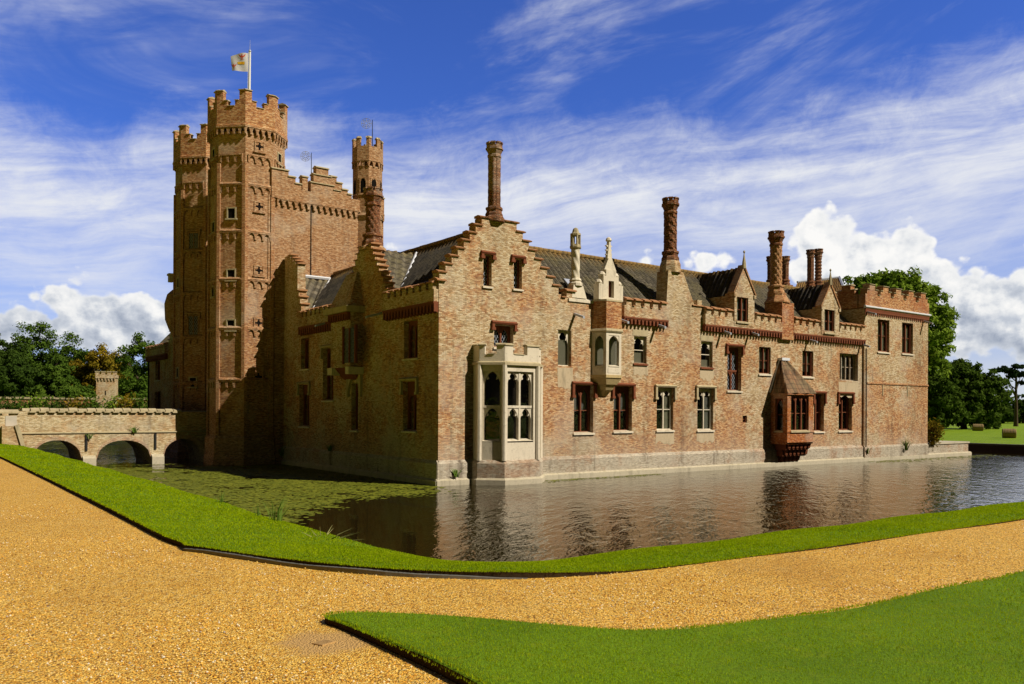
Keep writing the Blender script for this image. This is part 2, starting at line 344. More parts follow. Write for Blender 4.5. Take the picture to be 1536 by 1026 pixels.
# ------------------------------------------------------------------ window kit
def light_head(m, fr, a, b, zs, zt, d0, d1, pointed=True, mi=0, n=6):
    """stone or brick filling above an arched light: from the arch curve up to zt"""
    w = b-a; h = zt-zs-.02
    def zc(s):
        t = abs((s-a)/w*2-1)
        return zs+h*(math.sqrt(max(0, 1-t*t)) if not pointed else (1-t**1.7)**.75 if t < 1 else 0)
    for i in range(n):
        s0, s1 = a+w*i/n, a+w*(i+1)/n
        m.ext(fr, [(s0, zc(s0)), (s1, zc(s1)), (s1, zt), (s0, zt)], d0, d1, mi)
def window(parent, fr, s0, s1, z0, z1, mat, lights=2, recess=.22, border=.09, mull=.07, head=.32, pointed=True, transom=None,
           pane='glass', sill='stone', hood=None, blind=None, panel=0.0, room=True, cusps=False, bar=True, thick=.12, name='window', label=None, dropout=.45, cl=.86):
    """one window: frame with mullions and arched heads (the part), panes, sill, hood mould, blind and the dim room behind (sub-parts)"""
    m = MB(); dA, dB = -recess-thick, -recess
    m.box(fr, s0, s0+border, dA, dB, z0, z1); m.box(fr, s1-border, s1, dA, dB, z0, z1)
    m.box(fr, s0+border, s1-border, dA, dB, z0, z0+border*.7)
    zt = z1-panel
    m.box(fr, s0+border, s1-border, dA, dB-.003, zt-.05, z1)
    w = (s1-s0-2*border-(lights-1)*mull)/lights
    rows = [(z0+border*.7, zt-.05)]
    if transom:
        tz = z0+(z1-z0)*transom
        m.box(fr, s0+border, s1-border, dA, dB+.012, tz-.045, tz+.045)
        rows = [(z0+border*.7, tz-.045), (tz+.045, zt-.05)]
    for r0, r1 in rows:
        for k in range(lights):
            a = s0+border+k*(w+mull)
            if head > 0:
                light_head(m, fr, a, a+w, r1-head, r1, dA+.02, dB-.02, pointed)
                if cusps:
                    for sd in (0, 1):
                        c = a+w*(.2 if sd == 0 else .8)
                        m.ext(fr, [(c-.03, r1-head*.66), (c+.03, r1-head*.60), (c, r1-head*.42)], dA+.03, dB-.03)
            if bar and pane == 'glass':
                m.box(fr, a, a+w, dA+.03, dA+.06, (r0+r1)/2-.018, (r0+r1)/2+.018)
    for k in range(1, lights):
        a = s0+border+k*(w+mull)-mull
        m.box(fr, a, a+mull, dA, dB+.006, z0+border*.7, zt-.05)
    o = m.build(name, mat, parent, label=label)
    g = MB(); gd = dA+.045
    g.face([fr.p(s0+border*.8, gd, z0+.02), fr.p(s1-border*.8, gd, z0+.02), fr.p(s1-border*.8, gd, z1-.02), fr.p(s0+border*.8, gd, z1-.02)])
    g.build('pane', M[pane], o)
    if sill:
        q = MB(); q.exs(fr, s0-.05, s1+.05, [(-recess, z0-.10), (.07, z0-.10), (.07, z0-.03), (-recess, z0+.03)]); q.build('sill', M[sill], o)
    if hood:
        q = MB(); e = .14
        q.exs(fr, s0-e, s1+e, [(0, z1+.03), (.10, z1+.03), (.14, z1+.10), (.05, z1+.17), (0, z1+.17)])
        for a in (s0-e, s1+.02):
            q.box(fr, a, a+.12, 0, .10, z1-dropout, z1+.03)
            q.box(fr, a-.03, a+.15, 0, .125, z1-dropout-.11, z1-dropout)
        q.build('hood_mould', hood, o)
    if blind:
        for kind, a, b, c, d in blind:
            q = MB(); W, H = s1-s0, z1-z0
            q.box(fr, s0+W*a, s0+W*b, dA-.05, dA-.03, z0+H*c, z0+H*d); q.build('blind' if kind == 'blind' else 'curtain', M[kind], o)
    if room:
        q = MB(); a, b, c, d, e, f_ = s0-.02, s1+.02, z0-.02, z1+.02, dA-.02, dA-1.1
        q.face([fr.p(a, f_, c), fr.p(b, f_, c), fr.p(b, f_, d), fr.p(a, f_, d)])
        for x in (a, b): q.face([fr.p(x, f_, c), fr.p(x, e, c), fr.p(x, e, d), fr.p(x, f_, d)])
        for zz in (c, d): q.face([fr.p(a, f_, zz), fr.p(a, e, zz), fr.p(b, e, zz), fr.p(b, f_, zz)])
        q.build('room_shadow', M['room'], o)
    return o
def wf(x0, x1, yt, yb, y0=0.0):
    ym, xm = (yt+yb)/2, (x0+x1)/2
    return (F(x0, ym, y0)[0], F(x1, ym, y0)[0], F(xm, yb, y0)[1], F(xm, yt, y0)[1])
def wl(x0, x1, yt, yb, x00=0.0):
    ym, xm = (yt+yb)/2, (x0+x1)/2
    return (L(x1, ym, x00)[0], L(x0, ym, x00)[0], L(xm, yb, x00)[1], L(xm, yt, x00)[1])

def arcade(m, fr, s0, s1, z0, z1, d0, d1, pitch, open_=.62, mi=0, n=5):
    """corbel table: a run of small arches on short corbels"""
    k = max(1, round((s1-s0)/pitch)); p = (s1-s0)/k; w = p*open_; zs = z0+(z1-z0)*.42
    for i in range(k):
        a = s0+i*p; oa, ob = a+(p-w)/2, a+(p+w)/2
        light_head(m, fr, oa, ob, zs, z1-.03, d0, d1, False, mi, n)
        for x0, x1 in ((a, oa), (ob, a+p)): m.box(fr, x0, x1, d0, d1-.004, zs-.12, z1-.03, mi)
        for x0, x1 in ((a, oa), (ob, a+p)): m.exs(fr, x0, x1, [(d0, z0), (d1*.55+d0*.45, zs-.12), (d0, zs-.12)], mi)
    m.box(fr, s0, s1, d0, d1+.02, z1-.03, z1+.05, mi)
def merlons(m, c, fr, s0, s1, z0, z1, pitch, w, d0, d1, slope=True, start=.5):
    k = max(1, round((s1-s0)/pitch)); p = (s1-s0)/k
    for i in range(k):
        a = s0+i*p+(p-w)/2+random.uniform(-.02, .02); zt = z1+random.uniform(-.02, .02)
        m.box(fr, a, a+w, d0, d1, z0, zt-.13)
        c.exs(fr, a-.05, a+w+.05, [(d0-.03, zt-.13), (d1+.08, zt-.13), (d1+.08, zt-.08), (d0+(d1-d0)*.4, zt+.03), (d0-.03, zt-.02)])
        b = a+w
        if i < k-1: c.exs(fr, b+.06, b+p-w-.06, [(d0, z0), (d1+.06, z0), (d1+.06, z0+.035), (d0, z0+.07)])
def parapet(parent, fr, s0, s1, zc0, zc1, zb, zt, pitch=.56, w=.34, over=.22, thick=.42, corb=.25):
    m = MB(); m.box(fr, s0, s1, over-thick, over, zc1+.05, zb); c = MB()
    merlons(m, c, fr, s0, s1, zb, zt, pitch, w, over-thick+.1, over)
    o = m.build('parapet', M['brick'], parent); c.build('coping', M['tile'], o)
    q = MB(); arcade(q, fr, s0, s1, zc0, zc1, 0.002, over-.002, corb, .6); q.build('corbel_table', M['terra'], o)
    return o
def roof(parent, e0, e1, r0, r1, mat='pantile', amp=.05, pitch=.30, rows=9, name='roof', th=True):
    """pantiled slope between an eaves line and a ridge line, with the rolls of the tiles in relief"""
    e0, e1, r0, r1 = map(Vector, (e0, e1, r0, r1)); n = (e1-e0).cross(r0-e0)
    if n.length < 1e-5: n = (e1-e0).cross(r1-e0)
    n.normalize(); n = n if n.z > 0 else -n; ex = (e1-e0).normalized(); ey = n.cross(ex); ey = ey if ey.z > 0 else -ey
    W_ = max((e1-e0).length, (r1-r0).length); waves = max(2, int(W_/pitch)); k = waves*5; P = []; uv = []
    for i in range(rows+1):
        t = i/rows; row = []
        for j in range(k+1):
            s = j/k; p = (e0.lerp(e1, s)).lerp(r0.lerp(r1, s), t); u = (p-e0).dot(ex); v = (p-e0).dot(ey)
            sag = -.05*math.sin(math.pi*t)*math.sin(2.3*s*5+1)-.03*math.sin(s*17+t*3)
            row.append(p+n*(amp*math.cos(2*math.pi*(u/.30-.5))+sag)); uv.append((u, v))
        P.append(row)
    m = MB(); m.grid(P); return m.build(name, M[mat], parent, uv=uv)
def ridge_tiles(parent, a, b, mat='tile', r=.11):
    m = MB(); a, b = Vector(a), Vector(b); k = max(2, int((b-a).length/.45))
    for i in range(k):
        p, q = a.lerp(b, i/k), a.lerp(b, (i+.97)/k); m.tube([p, q], r*random.uniform(.92, 1.06), 8)
    return m.build('ridge_tiles', M[mat], parent)
def strip(parent, a, b, w, mat, name, up=(0, 0, .05)):
    m = MB(); a, b, up = Vector(a), Vector(b), Vector(up); m.tube([a+up, b+up], w, 5); return m.build(name, M[mat], parent)
def spout(parent, fr, s, z, ln=.62, ang=.32):
    m = MB(); a, b = Vector(fr.p(s, 0, z)), Vector(fr.p(s, ln, z-ln*ang)); sv = Vector((*fr.sv, 0))*.055; up = Vector((0, 0, .05))
    m.hexa([a-sv-up, a+sv-up, a+sv+up, a-sv+up], [b-sv-up, b+sv-up, b+sv+up, b-sv+up])
    m.build('water_spout', M['lead'], parent)
def chimney_stack(parent, cx, cy, z0, z1, r, style, base=None, mat='brick_chim'):
    """ornamental moulded brick shaft: base, patterned shaft and embattled crown"""
    m = MB(); hc = r*2.6; zb = z0+r*2.0; zt = z1-hc
    m.lathe(cx, cy, [(r*1.55, z0), (r*1.55, z0+r*.9), (r*1.35, z0+r*1.25), (r*1.35, zb-.12), (r*1.5, zb-.08), (r*1.5, zb), (r*1.02, zb+.06)], 8)
    n = 48; rows = int((zt-zb)/.045); P = [(r, zb+.02+(zt-zb-.02)*i/rows) for i in range(rows+1)]
    if style == 'spiral': fn = lambda a, z: 1+.09*math.sin(5*a+z*9)
    elif style == 'scale': fn = lambda a, z: 1+.10*abs(math.sin(4*a+z*8))*abs(math.sin(4*a-z*8))*1.6-.05
    elif style == 'ring': fn = lambda a, z: 1+.10*(1 if (math.sin(z*15) > .25) == (math.sin(6*a) > 0) else -.3)
    elif style == 'rope': fn = lambda a, z: 1+.10*math.sin(z*26)
    else: fn = lambda a, z: 1+.055*abs(math.cos(4*a))*2-.03*(math.sin(z*19) > .4)
    m.lathe(cx, cy, P, n, 0, fn)
    o = m.build('chimney', M[mat], parent)
    c = MB(); c.lathe(cx, cy, [(r*1.0, zt-.03), (r*1.22, zt+.03), (r*1.22, zt+.12), (r*1.08, zt+.16), (r*1.15, zt+hc*.3), (r*1.42, zt+hc*.52), (r*1.55, zt+hc*.54), (r*1.55, zt+hc*.64), (r*1.4, zt+hc*.66), (r*1.4, zt+hc*.82), (r*.9, zt+hc*.82)], 8)
    for k in range(8):
        fr = frame_ang((cx, cy), 2*math.pi*k/8); ap = r*1.4*math.cos(math.pi/8)
        c.box(fr, -r*.34, r*.34, ap-r*.36, ap+.005, zt+hc*.815, z1)
        c.box(fr, -r*.40, r*.40, ap-r*.40, ap+.03, z1-.05, z1+.01)
    c.build('chimney_crown', M['brick_chim'], o)
    return o

# ================================================================== THE HOUSE
house = empty('moated_house', (19, 4, 0), 'long battlemented mottled brick house rising from the moat with stepped gables and moulded chimneys', 'country house')
H = house
ZC0, ZC1, ZB, ZT = 7.08, 7.36, 7.93, 8.33
# ---- the sunlit front: openings measured one by one
holes = []
def fwin(x0, x1, yt, yb, mat, **kw):
    s0, s1, z0, z1 = wf(x0, x1, yt, yb); holes.append((s0, s1, z0, z1)); return window(H, FRONT, s0, s1, z0, z1, M[mat], **kw)
B1 = [('curtain', .0, .42, .45, 1), ('blind', .55, .9, .62, 1)]
for x0, x1, yt, yb in ((725, 737.5, 383, 429), (770.5, 783, 389, 433)):
    fwin(x0, x1, yt, yb, 'terra', lights=1, pane='lattice', border=.05, head=0, hood=M['terra'], dropout=.05, recess=.2)
fwin(741, 770, 488, 521, 'terra', lights=2, pane='lattice', panel=.08, head=.3, hood=M['terra'], dropout=.12)
fwin(837, 857, 495, 549, 'stone', recess=.13, thick=.08, lights=1, head=.62, cusps=True, sill=None, border=.07, blind=[('blind', .1, .95, .0, .74)], bar=False)
fwin(861, 890, 578, 649, 'terra', lights=2, hood=M['terra'], head=.36, panel=.14, blind=[('curtain', .08, .45, .42, 1), ('curtain', .6, .92, .46, 1)])
fwin(920.5, 948, 580, 646.5, 'terra', lights=2, hood=M['terra'], head=.36, panel=.14, blind=[('curtain', .08, .45, .46, 1), ('curtain', .6, .92, .44, 1)])
fwin(985, 1010, 582, 645, 'stone', recess=.13, thick=.08, lights=2, hood=M['stone_lich'], head=.4, cusps=True, panel=.05, blind=[('blind', .5, .92, .0, .8)])
fwin(1046, 1070, 583, 645, 'stone', recess=.13, thick=.08, lights=2, hood=M['stone_lich'], head=.4, cusps=True, panel=.05, blind=[('curtain', .5, .92, .0, .8)])
fwin(951, 970, 504.5, 545, 'stone', recess=.13, thick=.08, lights=1, head=.46, cusps=True, sill='terra', border=.05, blind=[('blind', .1, .9, .0, .44)])
fwin(1051.5, 1069, 512, 551, 'stone', recess=.13, thick=.08, lights=1, head=.46, cusps=True, sill='terra', border=.05, blind=[('blind', .1, .9, .0, .3)])
fwin(1091, 1112, 521, 586, 'terra', lights=2, hood=M['terra'], head=.3, panel=.08, transom=.46, pane='lattice', dropout=.25)
fwin(1138.5, 1156, 520.5, 561, 'terra', recess=.10, lights=2, head=0, mull=.05, blind=[('blind', .1, .9, .2, 1)])
fwin(1203.5, 1220, 526.5, 565, 'terra', recess=.10, lights=2, head=0, mull=.05, blind=[('blind', .1, .9, .2, 1)])
fwin(1259.5, 1287, 530.5, 571, 'brick_lime', lights=4, head=.3, pointed=False, mull=.06, sill=None, blind=[('curtain', .25, .5, 0, 1)])
fwin(1258, 1278, 592, 646, 'terra', lights=2, hood=M['terra'], head=.2, border=.14, blind=[('blind', .1, .2, .4, .6)])
fwin(1221, 1236, 591, 647, 'terra', lights=2, hood=M['terra'], head=.2, border=.1)
s0, s1, z0, z1 = wf(1114, 1120.5, 623.5, 634); holes.append((s0, s1, z0, z1)); window(H, FRONT, s0, s1, z0, z1, M['terra'], lights=1, head=0, border=.05, sill=None, recess=.06, label='tiny square vent in the front wall')
tw = []
for x0, x1, yt, yb in ((1316.5, 1334, 479.5, 528), (1353, 1369.5, 484.5, 530.5)):
    s0, s1, z0, z1 = wf(x0, x1, yt, yb, -.12); tw.append((s0, s1, z0, z1))
# stepped gable standing on the front wall
XG = 6.30; ZTOP = 10.92; adds = [(0.0, 6.3, -1.2, 8.12), (6.3, 9.75, -1.2, 8.0), (9.75, 12.9, -1.2, ZC1), (12.9, 15.62, -1.2, 7.0), (15.62, 30.32, -1.2, ZC1)]
cop = []
nl = 8
for i in range(nl):
    a = .02+(2.32-.02)*i/nl; zt = 8.12+(ZTOP-8.12)*(i+1)/nl; cop.append((a, a+.31, zt, 0))
    adds.append((a, 2.95, 8.0, zt))
for i in range(nl):
    b = 6.15-(6.15-3.5)*i/nl; zt = 8.12+(ZTOP-8.12)*(i+1)/nl; cop.append((b-.345, b, zt, 1)); adds.append((2.9, b, 8.0, zt))
adds.append((2.1, 3.55, 8.0, ZTOP))
m = MB(); wallgrid(m, FRONT, adds, holes, -.5, 0); front = m.build('wall', M['brick'], H, label='sunlit mottled brick front rising from the moat to a stepped gable')
for a, b, z, side in cop+[(2.3, 2.62, ZTOP, 0), (3.2, 3.52, ZTOP, 1)]:
    lo, hi = (a-.12, b+.02) if side == 0 else (a-.02, b+.12)
    m = MB(); m.exs(FRONT, lo, hi, [(-.38, z-.01), (.06, z-.01), (.08, z+.03), (-.1, z+.10), (-.38, z+.08)]); m.build('coping_stone', M['tile'], H)
m = MB(); m.exs(FRONT, -.14, .3, [(-.56, 8.12), (.1, 8.12), (.1, 8.17), (-.1, 8.26), (-.56, 8.22)]); m.build('coping_stone', M['tile'], H)
# crenels between gable and stone chimney
m, c = MB(), MB(); 
for a, b in ((6.62, 7.08),): m.box(FRONT, a, b, -.4, 0.003, 8.0, 8.3); c.exs(FRONT, a-.07, b+.07, [(-.45, 8.3), (.09, 8.3), (.09, 8.35), (-.1, 8.43), (-.45, 8.4)])
c.exs(FRONT, 6.3, 6.56, [(-.45, 8.0), (.08, 8.0), (.08, 8.04), (-.45, 8.1)])
o = m.build('parapet', M['brick'], H); c.build('coping', M['tile'], o)
# parapets on corbel tables
parapet(H, FRONT, 9.95, 12.92, ZC0, ZC1, ZB, ZT)
parapet(H, FRONT, 15.62, 17.78, ZC0, ZC1, ZB, ZT, pitch=.54)
parapet(H, FRONT, 19.6, 21.98, ZC0, ZC1, ZB, ZT, pitch=.56)
parapet(H, FRONT, 23.05, 25.55, ZC0, ZC1, ZB, ZT, pitch=.58)
parapet(H, FRONT, 27.55, 30.3, ZC0, ZC1, ZB, ZT, pitch=.6)
for a, b in ((17.78, 19.6), (25.55, 27.55)):
    q = MB(); q.box(FRONT, a, b, -.2, .219, ZC1+.05, 7.72); o = q.build('parapet', M['brick'], H)
    q = MB(); arcade(q, FRONT, a, b, ZC0, ZC1, .002, .218, .25, .6); q.build('corbel_table', M['terra'], o)
# plinth and footing along the front
m = MB(); m.exs(FRONT, -.08, 30.3, [(0.001, -1), (.10, -1), (.10, .86), (0.001, 1.0)]); m.build('plinth', M['brick_lime'], H)
m = MB(); m.exs(FRONT, -.16, 44.0, [(0, -1), (.2, -1), (.2, .2), (.102, .27), (0, .27)]); m.build('footing', M['stone_foot'], H)
# ---- front chimneys
m = MB(); m.lathe(2.8, .2, [(.46, 10.85), (.46, 11.0), (.36, 11.12)], 8); m.build('chimney_base', M['brick_chim'], H)
chimney_stack(H, 2.8, .2, 10.95, 14.15, .245, 'flute')
# broad chimney breast, shouldered and tapering
m = MB(); zz = 9.93
m.box(FRONT, 12.9, 15.62, -.5, .004, 6.99, 8.0)
m.hexa([FRONT.p(12.98, -.7, 8.0), FRONT.p(15.2, -.7, 8.0), FRONT.p(15.2, .005, 8.0), FRONT.p(12.98, .005, 8.0)],
       [FRONT.p(13.12, -.75, 9.9), FRONT.p(14.2, -.75, 9.9), FRONT.p(14.2, .0, 9.9), FRONT.p(13.12, .0, 9.9)])
m.box(FRONT, 12.9, 13.4, -.4, .006, 8.0, 8.27)
m.box(FRONT, 14.9, 15.6, -.4, .006, 8.0, 8.3)
m.box(FRONT, 15.25, 15.58, -.4, .0055, 8.3, 8.62)
ob = m.build('chimney_breast', M['brick'], H)
m = MB(); m.exs(FRONT, 14.85, 15.66, [(-.45, 8.302), (.08, 8.302), (.08, 8.34), (-.1, 8.4), (-.45, 8.4)]); m.build('coping', M['tile'], ob)
m = MB(); m.lathe(13.66, .38, [(.56, 9.85), (.54, 10.25), (.42, 10.55), (.42, 10.65)], 8); m.build('chimney_base', M['brick'], H)
chimney_stack(H, 13.66, .38, 10.3, 13.55, .30, 'ring')
# slimmer breast with the scale patterned stack
m = MB(); m.box(FRONT, 21.98, 23.05, -.95, .20, 7.0, 9.05); m.build('chimney_breast', M['brick_red'], H)
m = MB(); m.lathe(22.35, .4, [(.72, 9.05), (.72, 9.12), (.50, 9.45), (.50, 9.6)], 8); m.build('chimney_base', M['brick_strip'], H)
chimney_stack(H, 22.3, .45, 9.4, 13.05, .31, 'scale', mat='brick_strip')
# stacks on the back range
for px, py0, py1, yy, rr, st in ((1156.5, 385, 430, 7.0, .22, 'flute'), (1178, 385, 430, 7.0, .22, 'flute'), (1216, 375, 432, 8.2, .225, 'flute'), (1227.5, 374, 432, 7.9, .235, 'rope')):
    x, zt = F(px, py0, yy); zb = F(px, py1, yy)[1]
    m = MB(); m.box(Fr((x, yy), (1, 0), (0, -1)), -rr*1.7, rr*1.7, -rr*1.7, rr*1.7, 7.5, zb+.1); m.build('chimney_base', M['brick_chim'], H)
    chimney_stack(H, x, yy, zb, zt, rr, st)
# white spiral stone chimney
m = MB(); fr = Fr((7.33, 0), (1, 0), (0, -1))
m.exs(fr, -.62, .95, [(-.55, 7.86), (.06, 7.86), (.06, 7.98), (-.1, 8.06), (-.55, 8.06)])
m.hexa([fr.p(-.42, -.5, 8.05), fr.p(.46, -.5, 8.05), fr.p(.46, .02, 8.05), fr.p(-.42, .02, 8.05)], [fr.p(-.28, -.45, 8.62), fr.p(.28, -.45, 8.62), fr.p(.28, -.02, 8.62), fr.p(-.28, -.02, 8.62)])
m.lathe(7.33, .24, [(.33, 8.6), (.33, 8.72), (.25, 8.8), (.29, 8.86), (.24, 8.94)], 10)
m.lathe(7.33, .24, [(.19, 8.92+1.35*i/40) for i in range(41)], 40, 0, lambda a, z: 1+.07*math.sin(4*a+z*11))
o = m.build('chimney', M['stone'], H, label='pale stone chimney with a spiral shaft')
m = MB(); m.lathe(7.33, .24, [(.19, 10.24), (.27, 10.32), (.27, 10.40), (.22, 10.44), (.22, 10.48)], 8)
for k in range(6):
    a = 2*math.pi*k/6+.2; m.tube([(7.33+.19*math.cos(a), .24+.19*math.sin(a), 10.44), (7.33+.19*math.cos(a), .24+.19*math.sin(a), 10.92)], .05, 5)
m.lathe(7.33, .24, [(.25, 10.88), (.25, 10.96), (.17, 11.0), (.14, 11.12), (.1, 11.2), (.03, 11.24)], 8); m.build('chimney_crown', M['stone_lich'], o)
# ---- stone bay window standing in the water
XA, XB, DB, DA = 1.66, 2.38, 1.16, .44; XC = 4.09; XD = XC+.72
zbt = 5.62
def bayplan(e): return [(XA-e, 0), (XA-e, -DA-e*.4), (XB-e*.4, -DB-e), (XC+e*.4, -DB-e), (XD+e, -DA-e*.4), (XD+e, 0)]
def prism_ring(m, plan, z0, z1, mi=0, plan2=None):
    plan2 = plan2 or plan
    m.hexa([(x, y, z0) for x, y in plan], [(x, y, z1) for x, y in plan2], mi)
faces = []
pl = bayplan(0)
for i in (1, 2, 3, 0, 4):
    (x0, y0), (x1, y1) = pl[i], pl[i+1]; ln = math.hypot(x1-x0, y1-y0); sv = ((x1-x0)/ln, (y1-y0)/ln); nv = (sv[1], -sv[0])
    faces.append((Fr((x0, y0), sv, nv), ln))
m = MB(); prism_ring(m, bayplan(.12), -1, .86, 0, bayplan(.12)); prism_ring(m, bayplan(.12), .86, .99, 0, bayplan(.03)); bayp = m.build('bay_plinth', M['brick_lime'], H)
m = MB(); prism_ring(m, bayplan(.2), -1, .2, 0, bayplan(.2)); prism_ring(m, bayplan(.2), .2, .28, 0, bayplan(.125)); m.build('footing', M['stone_foot'], bayp)
m = MB()
for i, (fr, ln) in enumerate(faces):
    hl = []
    if i < 2:
        a, b = (.14, ln-.13) if i == 0 else (.17, ln-.22)
        hl = [(a, b, 1.75, 4.58)]
    wallgrid(m, fr, [(0.0, ln, .97, 4.83)], hl, -.28, 0)
# slender shafts on the angles
for x, y in pl[1:5]: m.lathe(x, y, [(.11, .97), (.11, 4.83)], 8)
bay = m.build('bay_window', M['stone'], H, label='tall canted stone bay window rising from the water')
for i, (fr, ln) in enumerate(faces[:2]):
    a, b = (.14, ln-.13) if i == 0 else (.17, ln-.22); q = MB()
    nlt = 1 if i == 0 else 2; bd = .06; mu = .09
    w = (b-a-2*bd-(nlt-1)*mu)/nlt
    for (r0, r1) in ((1.75, 3.1), (3.2, 4.58)):
        q.box(fr, a, a+bd, -.26, -.08, r0, r1); q.box(fr, b-bd, b, -.26, -.08, r0, r1)
        for k in range(nlt):
            c = a+bd+k*(w+mu); light_head(q, fr, c, c+w, r1-.46, r1, -.24, -.09, True, 0, 8)
            for sd in (.2, .8): q.ext(fr, [(c+w*sd-.04, r1-.34), (c+w*sd+.04, r1-.30), (c+w*sd, r1-.18)], -.22, -.11)
            if k: q.box(fr, c-mu, c, -.26, -.07, r0, r1)
    q.box(fr, a, b, -.26, -.06, 3.1, 3.2)
    q.exs(fr, a, b, [(-.3, 1.74), (.0, 1.70), (.0, 1.76), (-.3, 1.86)])
    q.build('tracery', M['stone'], bay)
    g = MB(); g.face([fr.p(a, -.24, 1.76), fr.p(b, -.24, 1.76), fr.p(b, -.24, 4.58), fr.p(a, -.24, 4.58)]); g.build('pane', M['glass'], bay)
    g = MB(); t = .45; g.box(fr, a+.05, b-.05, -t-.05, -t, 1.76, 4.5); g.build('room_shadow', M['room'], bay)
m = MB(); prism_ring(m, bayplan(.10), 4.83, 4.93, 0, bayplan(.10)); prism_ring(m, bayplan(.10), 4.93, 5.0, 0, bayplan(.0)); m.build('string_course', M['stone_lich'], bay)
m = MB()
for i, (fr, ln) in enumerate(faces):
    ad = [(0.0, ln, 4.98, 5.26)]
    if i == 0: ad += [(0.0, .22, 5.2, zbt), (.7, ln, 5.2, zbt)]
    elif i == 1: ad += [(0.0, .42, 5.2, zbt), (1.15, ln, 5.2, zbt)]
    elif i == 2: ad += [(0.0, .3, 5.2, zbt)]
    else: ad += [(0.0, ln, 5.2, zbt)]
    wallgrid(m, fr, ad, [], -.22, .02)
bp = m.build('bay_battlement', M['stone'], H)
m = MB()
for i, (fr, ln) in enumerate(faces):
    for a, b in (((-.03, .26), (.66, ln+.05)) if i == 0 else ((-.02, .46), (1.11, ln+.03)) if i == 1 else ((-.03, .34),)):
        m.exs(fr, a, b, [(-.26, zbt+.003), (.06, zbt+.003), (.06, zbt+.04), (-.1, zbt+.10), (-.26, zbt+.07)])
    if i < 3: m.exs(fr, .32 if i != 1 else .5, min(1.0, ln-.1) if i == 1 else .62, [(-.2, 5.262), (.05, 5.262), (.05, 5.285), (-.2, 5.33)])
m.build('coping', M['stone_lich'], bp)
m = MB(); prism_ring(m, bayplan(-.2), 5.0, 5.08); m.build('bay_roof', M['lead'], H)
# ---- chapel oriel: brick drum over a stone lantern on a corbel
ox, od = 8.92, .62
opl = [(8.12, 0), (8.44, -od), (9.38, -od), (9.72, 0)]
def opoly(e): cx = 8.92; return [(cx+(x-cx)*(1+e), y*(1+e)) for x, y in opl]
m = MB(); prism_ring(m, opoly(.0), 6.72, 7.98); m.box(FRONT, 8.1, 9.74, -.4, .05, 7.0, 8.0); orl = m.build('oriel_drum', M['brick_red'], H)
m = MB(); prism_ring(m, opoly(.12), 6.62, 6.73, 0, opoly(.06)); prism_ring(m, opoly(.05), 6.55, 6.62, 0, opoly(.12)); prism_ring(m, opoly(.04), 7.96, 8.04, 0, opoly(.02)); m.build('string_course', M['stone_lich'], orl)
m = MB()
for i in range(3):
    (x0, y0), (x1, y1) = opl[i], opl[i+1]; ln = math.hypot(x1-x0, y1-y0); sv = ((x1-x0)/ln, (y1-y0)/ln); nv = (sv[1], -sv[0]); fr = Fr((x0, y0), sv, nv)
    h = [(.16, ln-.14, 5.02, 6.42)]
    wallgrid(m, fr, [(0.0, ln, 4.62, 6.56)], h, -.16, 0); a, b = .16, ln-.14
    light_head(m, fr, a, b, 6.12, 6.42, -.14, -.02, True, 0, 8)
    m.exs(fr, a, b, [(-.16, 5.0), (.02, 5.0), (.02, 5.03), (-.16, 5.1)])
    m.exs(fr, .1, ln-.1, [(0, 4.72), (.012, 4.72), (.012, 4.92), (0, 4.92)])
orw = m.build('oriel_window', M['stone'], H, label='slender stone oriel with arched lights under a brick drum')
m = MB(); ins = [(8.92+(x-8.92)*.8, y*.8) for x, y in opl]
for i in range(3): m.face([(ins[i][0], ins[i][1], 5.0), (ins[i+1][0], ins[i+1][1], 5.0), (ins[i+1][0], ins[i+1][1], 6.45), (ins[i][0], ins[i][1], 6.45)])
m.build('pane', M['glass'], orw)
m = MB(); m.box(FRONT, 8.3, 9.5, -.02, .1, 4.9, 6.5); m.build('blind', M['blind'], orw)
m = MB(); prism_ring(m, opoly(.06), 4.5, 4.63, 0, opoly(.06)); prism_ring(m, [(8.92+(x-8.92)*.72, y*.8) for x, y in opl], 4.2, 4.5, 0, opoly(.02)); prism_ring(m, [(8.92+(x-8.92)*.45, y*.5) for x, y in opl], 3.95, 4.2, 0, [(8.92+(x-8.92)*.62, y*.72) for x, y in opl]); prism_ring(m, [(8.92+(x-8.92)*.18, y*.1) for x, y in opl], 3.68, 3.95, 0, [(8.92+(x-8.92)*.42, y*.46) for x, y in opl])
m.build('corbel', stone_mat('ochre stained corbel stone', (.62, .47, .22), (.50, .38, .20), amt=.3), orw)
# stone gablet crowning the drum
m = MB(); fr = Fr((8.92, -.22), (1, 0), (0, -1))
wallgrid(m, fr, [(-.74, .76, 8.04, 8.75), (-.46, .48, 8.04, 9.12), (-.3, .32, 8.04, 9.42)], [(-.15, .19, 8.16, 8.92)], -.18, .18)
m.ext(fr, [(-.36, 9.42), (.38, 9.42), (.12, 9.95), (-.10, 9.95)], -.12, .12)
m.ext(fr, [(-.13, 9.95), (.15, 9.95), (.05, 10.72), (-.03, 10.72)], -.08, .08)
for sx, zz in ((-.6, 8.75), (.62, 8.75), (-.4, 9.12), (.42, 9.12)): m.lathe(8.92+sx, -.22, [(.16, zz-.02), (.19, zz+.07), (.12, zz+.18), (.05, zz+.22)], 8)
for zz in (10.05, 10.25, 10.45):
    for sd in (-1, 1): m.ext(fr, [(sd*.04, zz), (sd*.2, zz+.1), (sd*.04, zz+.13)], -.05, .05)
m.lathe(8.93, -.22, [(.05, 10.7), (.15, 10.78), (.12, 10.88), (.04, 10.94)], 8)
gab = m.build('gablet', M['stone'], H, label='white stone gablet with finials above the oriel')
